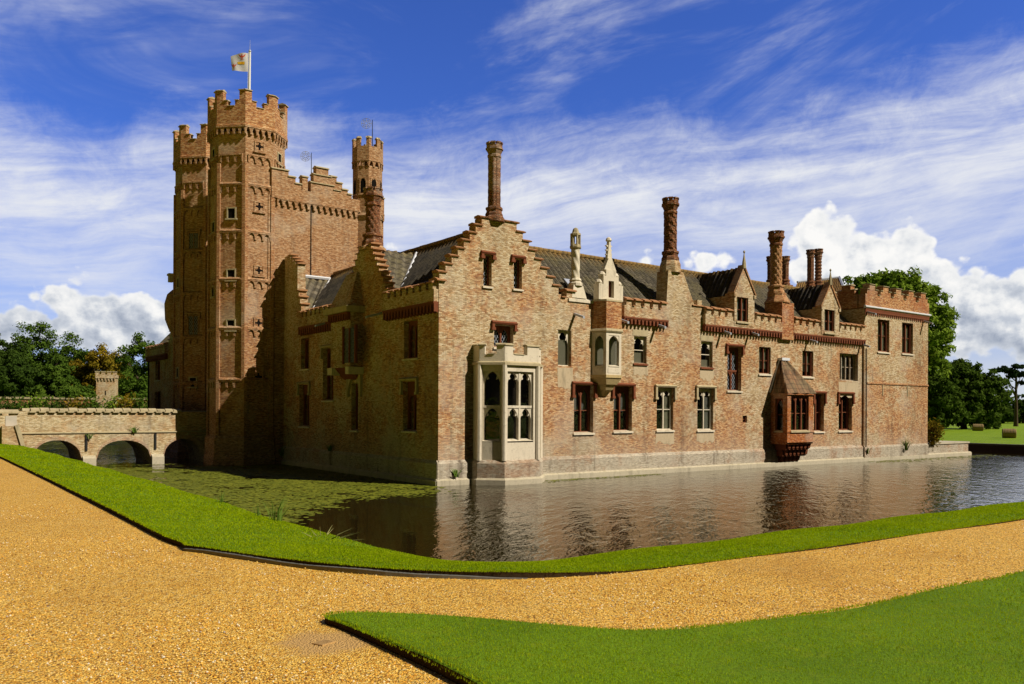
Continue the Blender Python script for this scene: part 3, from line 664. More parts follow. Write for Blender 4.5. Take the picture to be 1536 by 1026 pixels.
q = MB(); q.box(fr, -.15, .19, -.05, -.02, 8.16, 8.92); q.box(fr, .0, .04, -.02, .0, 8.16, 8.92); q.build('shutter', M['terra'], gab)
q = MB(); q.exs(fr, -.08, .1, [(.14, 7.7), (.30, 7.62), (.30, 7.9), (.14, 8.1)]); q.build('gargoyle', M['stone_lich'], gab)
# ---- red brick oriel hanging over the water
RX0, RX1, RD = 21.27, 23.62, 1.06
m = MB(); fr = Fr((RX0, -RD), (1, 0), (0, -1)); W = RX1-RX0
hl = [(.33, W-.40, 1.98, 3.86)]
wallgrid(m, fr, [(0.0, W, 1.32, 4.0)], hl, -.2, 0)
fl = Fr((RX0, 0), (0, -1), (-1, 0)); hs = [(.3, .78, 1.98, 3.72)]
wallgrid(m, fl, [(0.0, RD-.2, 1.32, 4.0)], hs, -.2, 0)
frr = Fr((RX1, 0), (0, -1), (1, 0)); wallgrid(m, frr, [(0.0, RD-.2, 1.32, 4.0)], [], -.2, 0)
m.box(FRONT, RX0, RX1, .002, RD-.01, 1.25, 1.32)
for zz, d in ((1.34, .07), (3.93, .08), (1.88, .03)):
    m.box(fr, -d, W+d, 0, d, zz, zz+.07); m.box(fl, 0, RD, 0, d, zz, zz+.07)
rb = m.build('oriel_bay', M['terra_bright'], H, label='bright red brick oriel with a tiled hip roof hanging over the moat')
window(H, fr, *hl[0], M['terra'], lights=3, head=.3, recess=.1, border=.07, mull=.09, sill='stone_lich', room=True, blind=[('white', .06, .1, .45, .62), ('white', .36, .41, .45, .62)], name='oriel_light')
window(H, fl, *hs[0], M['terra'], lights=1, head=.35, recess=.08, border=.05, sill='stone_lich', name='oriel_light', room=False)
e = .12; ap = (22.35, -.02, 5.82)
A_, B_, C_, D_ = (RX0-e, .0, 4.02), (RX0-e, -RD-e, 4.02), (RX1+e, -RD-e, 4.02), (RX1+e, 0, 4.02)
top = [(21.98, -.02, 5.84), (21.98, -.2, 5.84), (22.48, -.2, 5.84), (22.48, -.02, 5.84)]
rf = roof(rb, B_, C_, top[1], top[2], 'plain_tile', amp=.006, pitch=.30, rows=14, name='hip_roof')
roof(rb, A_, B_, top[0], top[1], 'plain_tile', amp=.006, pitch=.30, rows=14, name='hip_roof'); roof(rb, C_, D_, top[2], top[3], 'plain_tile', amp=.006, pitch=.30, rows=14, name='hip_roof')
m = MB(); m.box(FRONT, 21.9, 22.58, 0, .28, 5.83, 5.98); m.build('lead_cap', M['lead_pale'], rb)
strip(rb, A_, top[0], .05, 'lead_pale', 'flashing', (0, -.03, .03))
m = MB()
for j, (dd, zz) in enumerate(((RD-.12, 1.22), (RD*.62, .86), (RD*.3, .52))):
    m.box(FRONT, RX0+.25+j*.12, RX1-.12-j*.1, .12, dd-.14, zz-.28, zz+.08)
    for k in range(6-j//2):
        x = RX0+.45+j*.14+k*.36
        m.exs(FRONT, x-.10, x+.10, [(.1, zz-.32), (dd-.22, zz-.32), (dd-.05, zz-.2), (dd-.0, zz-.03), (dd, zz+.10), (.1, zz+.10)])
m.build('corbels', M['terra'], rb)
# ---- lead spouts
for px, py in ((862, 471), (928.5, 479), (984, 486.5), (1082, 496), (1123.5, 498), (1211.5, 509), (1290.5, 516)):
    s, z = F(px, py); spout(H, FRONT, s, z)
for px, py in ((1299.5, 466.5), (1385, 481)): s, z = F(px, py, -.12); spout(H, FRONT, s, z, .75)
for px, py in ((572, 469.5), (494, 483)): s, z = L(px, py); spout(H, LEFT, s, z, .75)
# ---- dormers
def dormer(x0, x1, zbase, zeave, zap, hole, lights=2, fin=True, xa=None):
    xa = xa or (x0+x1)/2
    m = MB(); d = -.02; fr = FRONT
    wallgrid(m, fr, [(x0, x1, zbase, zeave)], [hole], d-.3, d+.26)
    m.ext(fr, [(x0, zeave), (x1, zeave), (xa, zap-.25)], d-.3, d+.255)
    for x in (x0, x1): m.box(fr, x-.08, x+.08, d-.3, d+.32, zeave-.12, zeave+.06)
    m.box(fr, x0, x0+.2, -2.6, d-.301, zbase, zeave-.04); m.box(fr, x1-.2, x1, -2.6, d-.301, zbase, zeave-.04)
    o = m.build('dormer', M['brick'], H)
    window(H, Fr((0, .02-.26), (1, 0), (0, -1)), *hole, M['terra'], lights=lights, head=0, recess=.07, border=.07, sill='stone_lich', room=False, blind=[('white', .12, .42, .0, 1), ('curtain', .56, .9, .0, 1)], name='dormer_light')
    for x in (x0-.1, x1+.1):
        c = MB()
        c.ext(fr, [(x, zeave+.0), (x+(-.0), zeave+.12), (xa, zap+.02), (xa, zap-.16)], d-.12, d+.31)
        c.build('gable_coping', M['brick_strip'], o)
    if fin:
        c = MB(); c.lathe(xa, -.24, [(.13, zap-.2), (.10, zap+.15), (.05, zap+.42), (.02, zap+.62)], 6); c.lathe(xa, -.24, [(.03, zap+.6), (.07, zap+.68), (.02, zap+.76)], 6); c.build('finial', M['stone_lich'], o)
    for xs in (x0-.06, x1+.06):
        roof(o, (xs, .1, zeave-.02), (xs, 3.3, zeave-.02), (xa, .1, zap-.12), (xa, 3.3, zap-.12), 'pantile_dark_shade', name='dormer_roof', rows=5)
    return o
h1 = wf(1100.5, 1117, 441, 477); h1 = (h1[0], h1[1]-.0, h1[2], h1[3])
dormer(17.86, 19.5, 7.5, 9.12, 10.72, (18.05, 18.98, 7.72, 9.0), xa=18.62)
dormer(25.65, 27.42, 7.5, 9.02, 10.58, (25.92, 26.95, 7.62, 8.95), xa=26.5)
# ---- tower block closing the front
TX0, TX1, TD = 30.32, 37.98, .12
m = MB(); wallgrid(m, Fr((0, -TD), (1, 0), (0, -1)), [(TX0, TX1, -1.0, 9.36)], tw, -.5, 0)
m.box(Fr((TX0, 0), (0, 1), (-1, 0)), .38, 8, -.4, 0, 6.5, 9.36); m.box(Fr((TX1, 0), (0, 1), (1, 0)), .38, 8, -.4, 0, -1, 9.36)
m.build('wall', M['brick'], H, label='plain buff brick wall of the square end tower')
for k, w_ in enumerate(tw): window(H, Fr((0, -TD), (1, 0), (0, -1)), *w_, M['terra'], lights=2, head=.2 if k == 0 else 0, border=.12, sill='stone', blind=[('blind', .08, .92, .0, .9)], recess=.14)
TF = Fr((0, -TD), (1, 0), (0, -1))
def stepped(m, c, fr, s0, s1, z0, zlow, zmid, ztop, n, d0, d1, wm=.55, cap=.09):
    """stepped battlement: n merlons with a half-height step on either side"""
    m.box(fr, s0, s1, d0, d1, z0, zlow); p = (s1-s0)/n
    for i in range(n):
        q = s0+p*(i+.5); a, b = max(s0, q-wm*.5), min(s1, q+wm*.5)
        m.box(fr, a, b, d0, d1, zlow, ztop); a2, b2 = max(s0, a-wm*.42), min(s1, b+wm*.42)
        m.box(fr, a2, a, d0, d1-.002, zlow, zmid); m.box(fr, b, b2, d0, d1-.002, zlow, zmid)
        for x, y, z in ((a, b, ztop), (a2, a-.05, zmid), (b+.05, b2, zmid)):
            if y > x: c.exs(fr, x-.05, y+.05, [(d0-.04, z+.002), (d1+.05, z+.002), (d1+.05, z+.03), ((d0+d1)/2, z+cap), (d0-.04, z+.03)])
        if i < n-1:
            a3, b3 = b2+.05, q+p-wm*.92-.05
            if b3 > a3: c.exs(fr, a3, b3, [(d0-.04, zlow+.002), (d1+.05, zlow+.002), (d1+.05, zlow+.03), (d0-.04, zlow+.06)])
m, c = MB(), MB()
stepped(m, c, TF, TX0, TX1, 9.40, 10.25, 10.55, 10.85, 5, -.4, .06, .62)
TL = Fr((TX0, 0), (0, 1), (-1, 0)); stepped(m, c, TL, .34, 8, 9.40, 10.25, 10.55, 10.85, 5, -.4, .03, .62)
TR = Fr((TX1, 0), (0, 1), (1, 0)); stepped(m, c, TR, .34, 8, 9.40, 10.25, 10.55, 10.85, 5, -.4, .03, .62)
o = m.build('battlement', M['brick_red'], H, label='bright orange brick battlement of the end tower'); c.build('coping', M['stone_lich'], o)
m = MB(); m.exs(TF, TX0-.1, TX1+.12, [(0, 9.36), (.05, 9.36), (.16, 9.43), (.16, 9.5), (.06, 9.54), (.0, 9.54)]); m.build('string_course', M['lead_pale'], H)
m = MB(); m.exs(TF, TX0, TX1+.02, [(0, 9.14), (.05, 9.14), (.09, 9.355), (.0, 9.355)]); arcade(m, TF, TX0, TX1, 9.02, 9.16, .002, .05, .25, .6); m.build('corbel_table', M['terra'], H)
m = MB(); m.exs(TF, TX0+.28, TX1+.02, [(0, 4.72), (.05, 4.74), (.05, 4.83), (.0, 4.85)]); m.build('string_course', M['brick_strip'], H)
for px in (1324, 1361):
    s = F(px, 585, -TD)[0]; m = MB(); m.box(TF, s-.04, s+.04, 0, .03, 4.05, 4.72); m.build('pilaster_strip', M['stone_lich'], H)
m = MB(); m.tube([(TX0+.15, -TD-.06, .9), (TX0+.15, -TD-.06, 6.9)], .03, 8); m.build('drainpipe', M['iron'], H)
m = MB(); m.exs(TF, TX0, TX1, [(0.001, -1), (.07, -1), (.07, .84), (0.001, .96)]); m.build('plinth', M['brick_lime'], H)
# ---- shaded side: openings
holes = []
def lwin(x0, x1, yt, yb, **kw):
    s0, s1, z0, z1 = wl(x0, x1, yt, yb); holes.append((s0, s1, z0, z1)); return window(H, LEFT, s0, s1, z0, z1, M['terra'], **kw)
lwin(606, 626.5, 480, 537, lights=2, panel=.1, head=.25)
lwin(604.5, 625, 572, 646, lights=2, hood=M['stone_lich'], panel=.5, head=.3)
lwin(484.5, 500, 522, 600, lights=2, hood=M['stone_lich'], transom=.55, head=.2, dropout=.4)
lwin(451.5, 464, 507, 553, lights=2, head=.2)
lwin(449, 464, 577, 639, lights=2, hood=M['stone_lich'], panel=.4, head=.25)
lwin(527, 537, 575, 645, lights=1, head=.3)
ZL = 7.28
adds = [(.5, 16.16, -1.2, ZL)]
# stepped gable with chimney: climbs from the parapet to the foot of the stack
GY, GW = 6.45, 2.15; gc = []
for i in range(9):
    t = (i+1)/9; hw = GW*(1-i/9)+.42*(i/9); z = 8.0+2.5*t; adds.append((GY-hw, GY+hw, 7.0, z)); gc.append((GY-hw, z, -1)); gc.append((GY+hw, z, 1))
for lo, z in ((13.78, 8.55), (13.95, 8.95), (14.12, 9.3), (14.3, 10.75), (14.62, 10.95), (14.95, 11.15), (15.3, 11.36)):   # half gable dying against the gatehouse
    adds.append((lo, 16.1, 7.0, z)); gc.append((lo, z, -1))
m = MB(); wallgrid(m, LEFT, adds, holes, -.45, 0); m.build('wall', M['brick'], H, label='shaded brick side wall facing the weedy water')
for y, z, sd in gc:
    a, b = (y-.1, y+.26) if sd < 0 else (y-.26, y+.1)
    m = MB(); m.exs(LEFT, a, b, [(-.46, z), (.06, z), (.06, z+.03), (-.2, z+.09), (-.46, z+.07)]); m.build('coping_stone', M['tile'], H)
for a, b in ((.02, GY-GW-.02), (8.75, 13.66)): parapet(H, LEFT, a, b, 6.85, 7.25, 7.78, 8.16, pitch=.55, w=.34, corb=.27)
m = MB(); m.exs(LEFT, -.08, 16.1, [(0.001, -1), (.10, -1), (.10, .86), (0.001, 1.0)]); m.build('plinth', M['brick_lime'], H)
m = MB(); m.exs(LEFT, -.16, 16.0, [(0, -1), (.2, -1), (.2, .2), (.102, .27), (0, .27)]); m.build('footing', M['stone_foot'], H)
# projecting shaft of the side chimney
m = MB(); cy0, cy1 = 6.62, 8.72
m.box(LEFT, cy0, cy1, 0.001, .62, 4.95, 7.45)
m.hexa([LEFT.p(cy0-.05, 0, 7.72), LEFT.p(cy1+.05, 0, 7.72), LEFT.p(cy1+.05, .72, 7.72), LEFT.p(cy0-.05, .72, 7.72)], [LEFT.p(7.0, 0, 9.35), LEFT.p(8.1, 0, 9.35), LEFT.p(8.1, .12, 9.35), LEFT.p(7.0, .12, 9.35)])
o = m.build('chimney_breast', M['brick'], H)
m = MB(); m.box(LEFT, cy0-.22, cy1+.22, 0, .92, 7.45, 7.72); m.build('cornice', M['stone_lich'], o)
m = MB(); arcade(m, LEFT, cy0, cy1, 7.08, 7.44, .62, .78, .26, .6); m.build('corbel_table', M['terra'], o)
s0, s1, z0, z1 = wl(517, 533.5, 492, 544, -.62)
q0 = MB(); q0.box(LEFT, s0, s1, .60, .63, z0, z1); q0.build('pane', M['lattice'], o)
m = MB(); m.box(LEFT, s0-.12, s0, .58, .7, z0-.05, z1+.1); m.box(LEFT, s1, s1+.12, .58, .7, z0-.05, z1+.1); m.box(LEFT, (s0+s1)/2-.04, (s0+s1)/2+.04, .62, .68, z0, z1); o2 = m.build('shaft_light', M['terra'], o)
m = MB(); m.box(LEFT, cy0-.1, cy0+.25, 0, .75, 4.62, 4.95); m.box(LEFT, cy1-.4, cy1+.1, 0, .75, 4.62, 4.95); m.build('corbel', M['stone'], o)
m = MB(); m.hexa([LEFT.p(cy0+.3, 0, 4.4), LEFT.p(cy1-.4, 0, 4.4), LEFT.p(cy1-.4, .1, 4.4), LEFT.p(cy0+.3, .1, 4.4)], [LEFT.p(cy0+.05, 0, 4.94), LEFT.p(cy1-.05, 0, 4.94), LEFT.p(cy1-.05, .6, 4.94), LEFT.p(cy0+.05, .6, 4.94)]); m.build('corbel', M['terra'], o)
m = MB(); a, b, c_, d_ = wl(523, 544, 562, 592); light_head(m, LEFT, a+.1, b-.1, c_+.1, d_, 0, .12, True); m.box(LEFT, a, a+.12, 0, .13, c_-.1, d_); m.box(LEFT, b-.12, b, 0, .13, c_-.1, d_); m.build('niche_surround', M['stone_lich'], H)
m = MB(); m.lathe(.38, 6.42, [(.62, 10.3), (.62, 10.42), (.48, 10.52)], 8); m.build('chimney_base', M['brick'], H)
chimney_stack(H, .38, 6.42, 10.4, 13.15, .315, 'scale')
# ---- roofs
ZR = 10.72; RY = 3.2; RXm = 2.95
roof(H, (5.6, .3, 7.95), (30.3, .3, 7.95), (2.95, RY, ZR), (30.3, RY, ZR), 'pantile', rows=12)
roof(H, (30.3, 6.1, 7.9), (5.9, 6.1, 7.9), (30.3, RY, ZR), (5.9, RY, ZR), 'pantile', rows=6)
ridge_tiles(H, (3.2, RY, ZR+.02), (30.3, RY, ZR+.02), 'pantile')
roof(H, (.35, .4, 7.85), (.35, 16.1, 7.85), (RXm, .4, ZR), (RXm, 16.1, ZR), 'pantile_dark_shade', rows=12)
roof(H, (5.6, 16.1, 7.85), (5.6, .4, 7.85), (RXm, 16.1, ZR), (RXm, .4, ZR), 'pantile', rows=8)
ridge_tiles(H, (RXm, .5, ZR+.02), (RXm, 16.1, ZR+.02), 'pantile_dark_shade')
zg = 10.42
roof(H, (.3, GY-2.45, 7.8), (.36, GY-2.4, 7.8), (.3, GY, zg), (2.75, GY, zg), 'pantile', rows=9)
roof(H, (.36, GY+2.4, 7.8), (.3, GY+2.45, 7.8), (2.75, GY, zg), (.3, GY, zg), 'pantile_dark_shade', rows=9)
strip(H, (.40, GY-2.4, 7.82), (2.72, GY-.02, zg), .06, 'lead_pale', 'flashing', (-.04, -.04, .06))
roof(H, (.3, 13.75, 7.8), (.36, 13.7, 7.8), (.3, 16.1, zg-.1), (2.7, 16.1, zg-.1), 'pantile', rows=9)
strip(H, (.40, 13.72, 7.82), (2.68, 16.05, zg-.08), .06, 'lead_pale', 'flashing', (-.04, -.04, .06))
strip(H, (.4, 16.08, zg-.05), (2.7, 16.08, zg-.05), .09, 'lead_pale', 'flashing')
# glazed and leaded hip behind the end tower
yb = 12.0
r0, r1 = F(1196, 424, yb), F(1259, 416.5, yb)
a0, a1 = F(1180, 436, yb-3.5), F(1271, 440, yb-3.5)
roof(H, (a0[0], yb-3.5, a0[1]-1.2), (a1[0], yb-3.5, a1[1]-.4), (r0[0], yb, r0[1]), (r1[0], yb, r1[1]), 'pantile_dark_shade', rows=7)
e1 = F(1284, 430, yb-1)
roof(H, (a1[0], yb-3.5, a1[1]-.4), (e1[0]+.6, yb+.5, e1[1]-.8), (r1[0], yb, r1[1]), (r1[0], yb+.01, r1[1]), 'pantile', rows=7)
strip(H, (a1[0], yb-3.5, a1[1]-.3), (r1[0], yb, r1[1]), .12, 'lead', 'flashing'); strip(H, (r0[0], yb, r0[1]), (r1[0], yb, r1[1]), .09, 'lead', 'flashing')
# rooflight by the stone chimney
m = MB(); m.hexa([(7.5, .75, 8.5), (8.25, .75, 8.5), (8.25, 1.3, 9.02), (7.5, 1.3, 9.02)], [(7.5, .7, 8.58), (8.25, .7, 8.58), (8.25, 1.25, 9.1), (7.5, 1.25, 9.1)]); m.build('rooflight', M['lead'], H)
# inner courtyard walls close the ranges
m = MB(); m.box(FRONT, 5.9, 38, -6.4, -6.1, -1, 7.9); m.box(LEFT, 6.4, 16.1, -5.6, -5.3, -1, 7.85); m.box(Fr((TX1, 0), (0, 1), (1, 0)), 8, 42, -.5, 0, -1, 8); m.build('courtyard_wall', M['brick'], H)
m = MB(); m.box(FRONT, TX0+.4, TX1-.4, -8, -.4, 9.2, 9.4); m.build('tower_roof', M['lead'], H)
# far wing beyond the gatehouse
m = MB(); s = [(27.0, 46.2, -1.0, 7.28)]
for i in range(7): s.append((37.6-1.9*(1-i/7)-.3, 37.6+1.9*(1-i/7)+.3, 7.0, 8.0+2.2*(i+1)/7))
hl = [wl(233, 240, 541, 570), wl(232, 241, 587, 616)]
wallgrid(m, LEFT, s, hl, -.45, 0); m.build('wall', M['brick'], H, label='shaded wing beyond the gatehouse')
for h in hl: window(H, LEFT, *h, M['terra'], lights=1, head=0)
for a, b, c_, d_ in s[1:]:
    for y, sd in ((a, -1), (b, 1)): m = MB(); m.exs(LEFT, y-.2, y+.2, [(-.5, d_), (.08, d_), (.08, d_+.05), (-.5, d_+.12)]); m.build('coping_stone', M['stone'], H)
parapet(H, LEFT, 27.0, 35.4, 6.85, 7.25, 7.78, 8.16); parapet(H, LEFT, 40.0, 46.2, 6.85, 7.25, 7.78, 8.16)
roof(H, (.35, 27, 7.85), (.35, 46, 7.85), (RXm, 27, ZR), (RXm, 46, ZR), 'pantile', rows=6)
strip(H, (.3, 35.2, 8.0), (.4, 37.5, 10.1), .12, 'lead_pale', 'flashing', (-.1, 0, .1))
m = MB(); m.box(LEFT, 27, 46.2, -6, -5.7, -1, 8); m.box(Fr((0, 46.2), (1, 0), (0, 1)), 0, 38, -.5, 0, -1, 8); m.build('courtyard_wall', M['brick'], H)

# patched mortar and pale lintels round some of the front windows
def patch(name, mat, x0, x1, yt, yb, jag=.05, d=.006):
    s0, s1, z0, z1 = wf(x0, x1, yt, yb); n = 9; P = []
    for i in range(n): P.append((s0+(s1-s0)*i/(n-1), z1+random.uniform(-jag, 0)*.6))
    for i in range(n): P.append((s1-(s1-s0)*i/(n-1)+random.uniform(-jag, jag)*.8, z0+random.uniform(-jag, jag)*2.2))
    m = MB(); m.face([FRONT.p(s, d, z) for s, z in P]); m.build(name, mat, H)
LP_ = stone_mat('pale mortar patch', (.62, .52, .36), (.50, .38, .24), amt=.5)
for a in ((836, 859, 551, 581), (950, 972, 547, 563), (1050, 1071, 553, 569), (984, 1011, 648, 665), (1045, 1071, 648, 662), (1258, 1287, 573, 594)): patch('mortar_patch', LP_, *a)
for a in ((949, 972, 494, 503.5), (1050.5, 1070, 503, 511)): patch('lintel', M['stone_lich'], *a, jag=.01, d=.012)
# ================================================================== GATEHOUSE
gate = empty('gatehouse', (1, 21.5, 0), 'tall brown red brick gatehouse with octagonal embattled turrets beside the bridge', 'gatehouse')
TSIDE = 1.6; TR_ = TSIDE/2/math.tan(math.pi/8)       # flat radius
RC = TSIDE/2/math.sin(math.pi/8)
def quatre_mat(): return simple_mat('dark opening', (.008, .006, .005), .9, .1)
M['void'] = quatre_mat()
LEV = [1.5, 4.10, 6.88, 9.50, 12.08, 14.60, 16.22]
def turret(cx, cy, slits, big):
    m = MB()
    m.lathe(cx, cy, [(RC+.16, -1), (RC+.16, .35), (RC+.1, .5), (RC+.1, 1.42), (RC-.0, 1.55), (RC-.09, 1.56), (RC-.09, 17.9)], 8)
    t = m.build('turret', M['brick_tower'], gate, label='octagonal brick gate turret with recessed panels between rows of small arches')
    m = MB(); n = 8
    for k in range(8):                       # raised strips on the angles
        a = math.pi/8+2*math.pi*k/8; x, y = cx+(RC-.02)*math.cos(a), cy+(RC-.02)*math.sin(a)
        for f_ in (k, k+1):
            fr = frame_ang((cx, cy), 2*math.pi*f_/8); sgn = 1 if f_ == k else -1
            e = TSIDE/2
            s0, s1 = (e-.17, e) if f_ == k else (-e, -e+.17)
            m.box(fr, s0, s1, TR_-.10, TR_+.012, 1.56, 16.2)
    m.build('angle_strips', M['brick_strip'], t)
    m = MB(); ws = {z: MB() for z in LEV[1:-1]}
    for k in range(8):
        fr = frame_ang((cx, cy), 2*math.pi*k/8); e = TSIDE/2-.17
        for z in LEV[1:]:
            arcade(m, fr, -e, e, z-.02, z+.42, TR_-.09, TR_-.005, .42, .78, n=8)
        for z in LEV[1:-1]:
            ws[z].exs(fr, -e, e, [(TR_-.09, z+.47), (TR_+.03, z+.47), (TR_-.02, z+.54), (TR_-.09, z+.6)])
    m.build('arch_frieze', M['brick_tower'], t); [w_.build('string_course', M['brick_tower'], t) for w_ in ws.values()]
    # crown on its corbel table
    m = MB()
    for k in range(8):
        fr = frame_ang((cx, cy), 2*math.pi*k/8); e = (TR_+.06)*math.tan(math.pi/8)
        arcade(m, fr, -e, e, 17.66, 18.12, TR_-.1, TR_+.06, .33, .66, n=5)
    m.build('corbel_table', M['brick_tower'], t)
    m = MB(); ro = (TR_+.04)/math.cos(math.pi/8); m.lathe(cx, cy, [(ro, 18.1), (ro+.03, 18.2), (ro, 18.3), (ro, 19.22)], 8)
    c = MB(); d1 = TR_+.04; e = d1*math.tan(math.pi/8)
    for k in range(8):
        fr = frame_ang((cx, cy), 2*math.pi*k/8); z0, z1, z2 = 19.21, 19.52, 20.05
        for sg in (-1, 1):
            a, b = (e-.35, e) if sg > 0 else (-e, -e+.35)
            m.box(fr, a, b, d1-.34, d1-.001, z0, z2)
            a2, b2 = (e-.60, e-.35) if sg > 0 else (-e+.35, -e+.60)
            m.box(fr, a2, b2, d1-.34, d1-.002, z0, z1)
            c.exs(fr, a-.04, b+.02, [(d1-.4, z2+.001), (d1+.06, z2+.001), (d1+.06, z2+.04), (d1-.15, z2+.12), (d1-.4, z2+.06)])
            a3, b3 = (a2-.03, b2-.04) if sg > 0 else (a2+.04, b2+.03)
            c.exs(fr, a3, b3, [(d1-.38, z1+.001), (d1+.05, z1+.001), (d1+.05, z1+.03), (d1-.15, z1+.09), (d1-.38, z1+.05)])
        c.exs(fr, -e+.62, e-.62, [(d1-.38, z0+.011), (d1+.05, z0+.011), (d1+.05, z0+.04), (d1-.38, z0+.07)])
    o = m.build('battlement', M['brick_red'], t); c.build('coping', M['stone_lich'], o) if False else c.build('coping', M['stone_lich'], t)
    # small openings
    for (k, z, kind) in slits:
        fr = frame_ang((cx, cy), 2*math.pi*k/8); q = MB(); d = TR_-.085
        if kind == 'quatrefoil':
            q.box(fr, -.28, .28, d-.02, d+.05, z-.28, z-.21); q.box(fr, -.28, .28, d-.02, d+.05, z+.21, z+.28); q.box(fr, -.28, -.21, d-.02, d+.05, z-.21, z+.21); q.box(fr, .21, .28, d-.02, d+.05, z-.21, z+.21)
            for i in range(4):
                a = math.pi/4+i*math.pi/2; q.ext(fr, [(.20*math.cos(a)+.10*math.cos(b), z+.20*math.sin(a)+.10*math.sin(b)) for b in [j*math.pi/4 for j in range(8)]], d, d+.025)
            q.exs(fr, -.34, .34, [(d, z-.36), (d+.09, z-.36), (d+.09, z-.31), (d, z-.28)])
            o = q.build('quatrefoil_light', M['brick_tower'], t)
            q = MB(); q.box(fr, -.22, .22, d-.02, d+.008, z-.22, z+.22)
            q.build('void', M['void'], t)
        else:
            w2, h2 = (.20, .26) if kind == 'slit' else (.30, .58)
            q.box(fr, -w2-.07, -w2, d, d+.05, z-h2, z+h2+.07); q.box(fr, w2, w2+.07, d, d+.05, z-h2, z+h2+.07); q.box(fr, -w2, w2, d, d+.05, z+h2, z+h2+.07)
            q.exs(fr, -w2-.14, w2+.14, [(d, z-h2-.10), (d+.10, z-h2-.10), (d+.10, z-h2-.04), (d, z-h2)])
            if kind == 'window':
                q.box(fr, -.02, .02, d, d+.04, z-h2, z+h2); q.exs(fr, -.46, .46, [(d, z+h2+.12), (d+.12, z+h2+.12), (d+.12, z+h2+.2), (d, z+h2+.24)]); q.box(fr, -.46, -.36, d, d+.1, z+h2-.15, z+h2+.12); q.box(fr, .36, .46, d, d+.1, z+h2-.15, z+h2+.12)
            q.build('slit_window' if kind == 'slit' else 'window', M['stone_lich'] if kind == 'slit' else M['brick_tower'], t)
            q = MB(); q.box(fr, -w2, w2, d-.02, d+.008, z-h2, z+h2); q.build('void', M['void'] if kind == 'slit' else M['lattice'], t)
    return t
# faces: 4 = -x, 5 = diagonal, 6 = -y, 7 = +x-y
T1 = (-1.4, 18.09); T2 = (-1.4, 25.0)
turret(*T1, [(6, 17.2, 'quatrefoil'), (6, 13.95, 'quatrefoil'), (6, 10.5, 'quatrefoil'), (6, 7.66, 'quatrefoil'), (6, 4.75, 'quatrefoil'), (7, 16.9, 'slit'),
             (5, 13.5, 'slit'), (5, 10.2, 'slit'), (5, 7.5, 'slit'), (4, 12.9, 'slit'), (4, 9.4, 'slit'), (4, 16.9, 'slit')], [])
turret(*T2, [(5, 13.0, 'window'), (5, 8.0, 'window'), (5, 4.6, 'slit'), (4, 10.7, 'slit'), (4, 5.2, 'slit')], [])
# body between and behind the turrets
BY0 = 16.2; BX0, BX1 = -.9, 6.1; BF = Fr((0, BY0), (1, 0), (0, -1))
m = MB(); m.box(BF, BX0, BX1, -10.6, 0, -1, 15.0); m.box(BF, -.9, 0.3, -.5, .09, -1, .38)
body = m.build('wall', M['brick_tower'], gate, label='plain brick side wall of the gatehouse body')
m = MB(); m.box(BF, -.55, .35, 0, .05, .38, 1.45); m.build('plinth', M['brick_tower'], gate)
m = MB(); arcade(m, BF, -.45, BX1, 14.12, 14.52, .002, .12, .36, .64); m.build('corbel_table', M['brick_tower'], gate)
m, c = MB(), MB(); fr = BF
steps = [(-.7, .25, 16.1), (.25, .62, 15.9), (.62, .98, 15.55)]
cx_ = 2.3
segs = [(-.75, .2, 16.12), (.2, .6, 15.82), (.6, .95, 15.5), (.95, 6.1, 15.2), (1.0, 1.32, 15.95), (1.5, 2.9, 15.72), (1.66, 2.72, 16.2), (1.82, 2.55, 16.62), (2.9, 3.3, 15.5), (2.72, 3.05, 16.25), (3.05, 3.4, 15.95), (3.4, 3.75, 15.62), (3.75, 4.0, 15.4), (4.6, 6.1, 15.5)]
wallgrid(m, fr, [(a, b, 14.57, z) for a, b, z in segs], [], -.36, .08)
for a, b, z in segs:
    if b-a < 2.0: c.exs(fr, a-.04, b+.04, [(-.4, z+.001), (.14, z+.001), (.14, z+.04), (-.1, z+.14), (-.4, z+.05)])
o = m.build('battlement', M['brick_tower'], gate, label='stepped battlement of the gatehouse side'); c.build('coping', M['stone_lich'], o)
# slender stair turret at the back corner
m = MB(); SX, SY, SR = 5.22, 16.55, .86
m.lathe(SX, SY, [(SR, 12), (SR, 17.2)], 8); m.lathe(SX, SY, [(SR*1.06, 14.2), (SR*1.1, 14.3), (SR*1.0, 14.45)], 8); st = m.build('stair_turret', M['brick_tower'], gate, label='slim octagonal stair turret')
m, c = MB(), MB()
for k in range(8):
    fr = frame_ang((SX, SY), 2*math.pi*k/8); ap = SR*math.cos(math.pi/8); e = (ap+.05)*math.tan(math.pi/8)
    arcade(m, fr, -e, e, 17.1, 17.5, ap-.05, ap+.05, .34, .66)
    m.box(fr, -e, e, ap-.15, ap+.04, 17.55, 18.35)
    for sg in (-1, 1):
        a, b = (e-.17, e) if sg > 0 else (-e, -e+.17); m.box(fr, a, b, ap-.15, ap+.039, 18.35, 18.8)
        c.exs(fr, a-.03, b+.03, [(ap-.2, 18.8), (ap+.07, 18.8), (ap, 18.92), (ap-.2, 18.86)])
    e2 = .16
    light_head(m, fr, -e2, e2, 16.25, 16.5, ap-.02, ap+.03, False)
    m.box(fr, -.22, -e2, ap-.02, ap+.03, 15.6, 16.5); m.box(fr, e2, .22, ap-.02, ap+.03, 15.6, 16.5)
    m.exs(fr, -e*.8, e*.8, [(ap-.02, 15.5), (ap+.05, 15.5), (ap+.05, 15.56), (ap-.02, 15.6)])
o = m.build('battlement', M['brick_tower'], st); c.build('coping', M['stone_lich'], st)
m = MB()
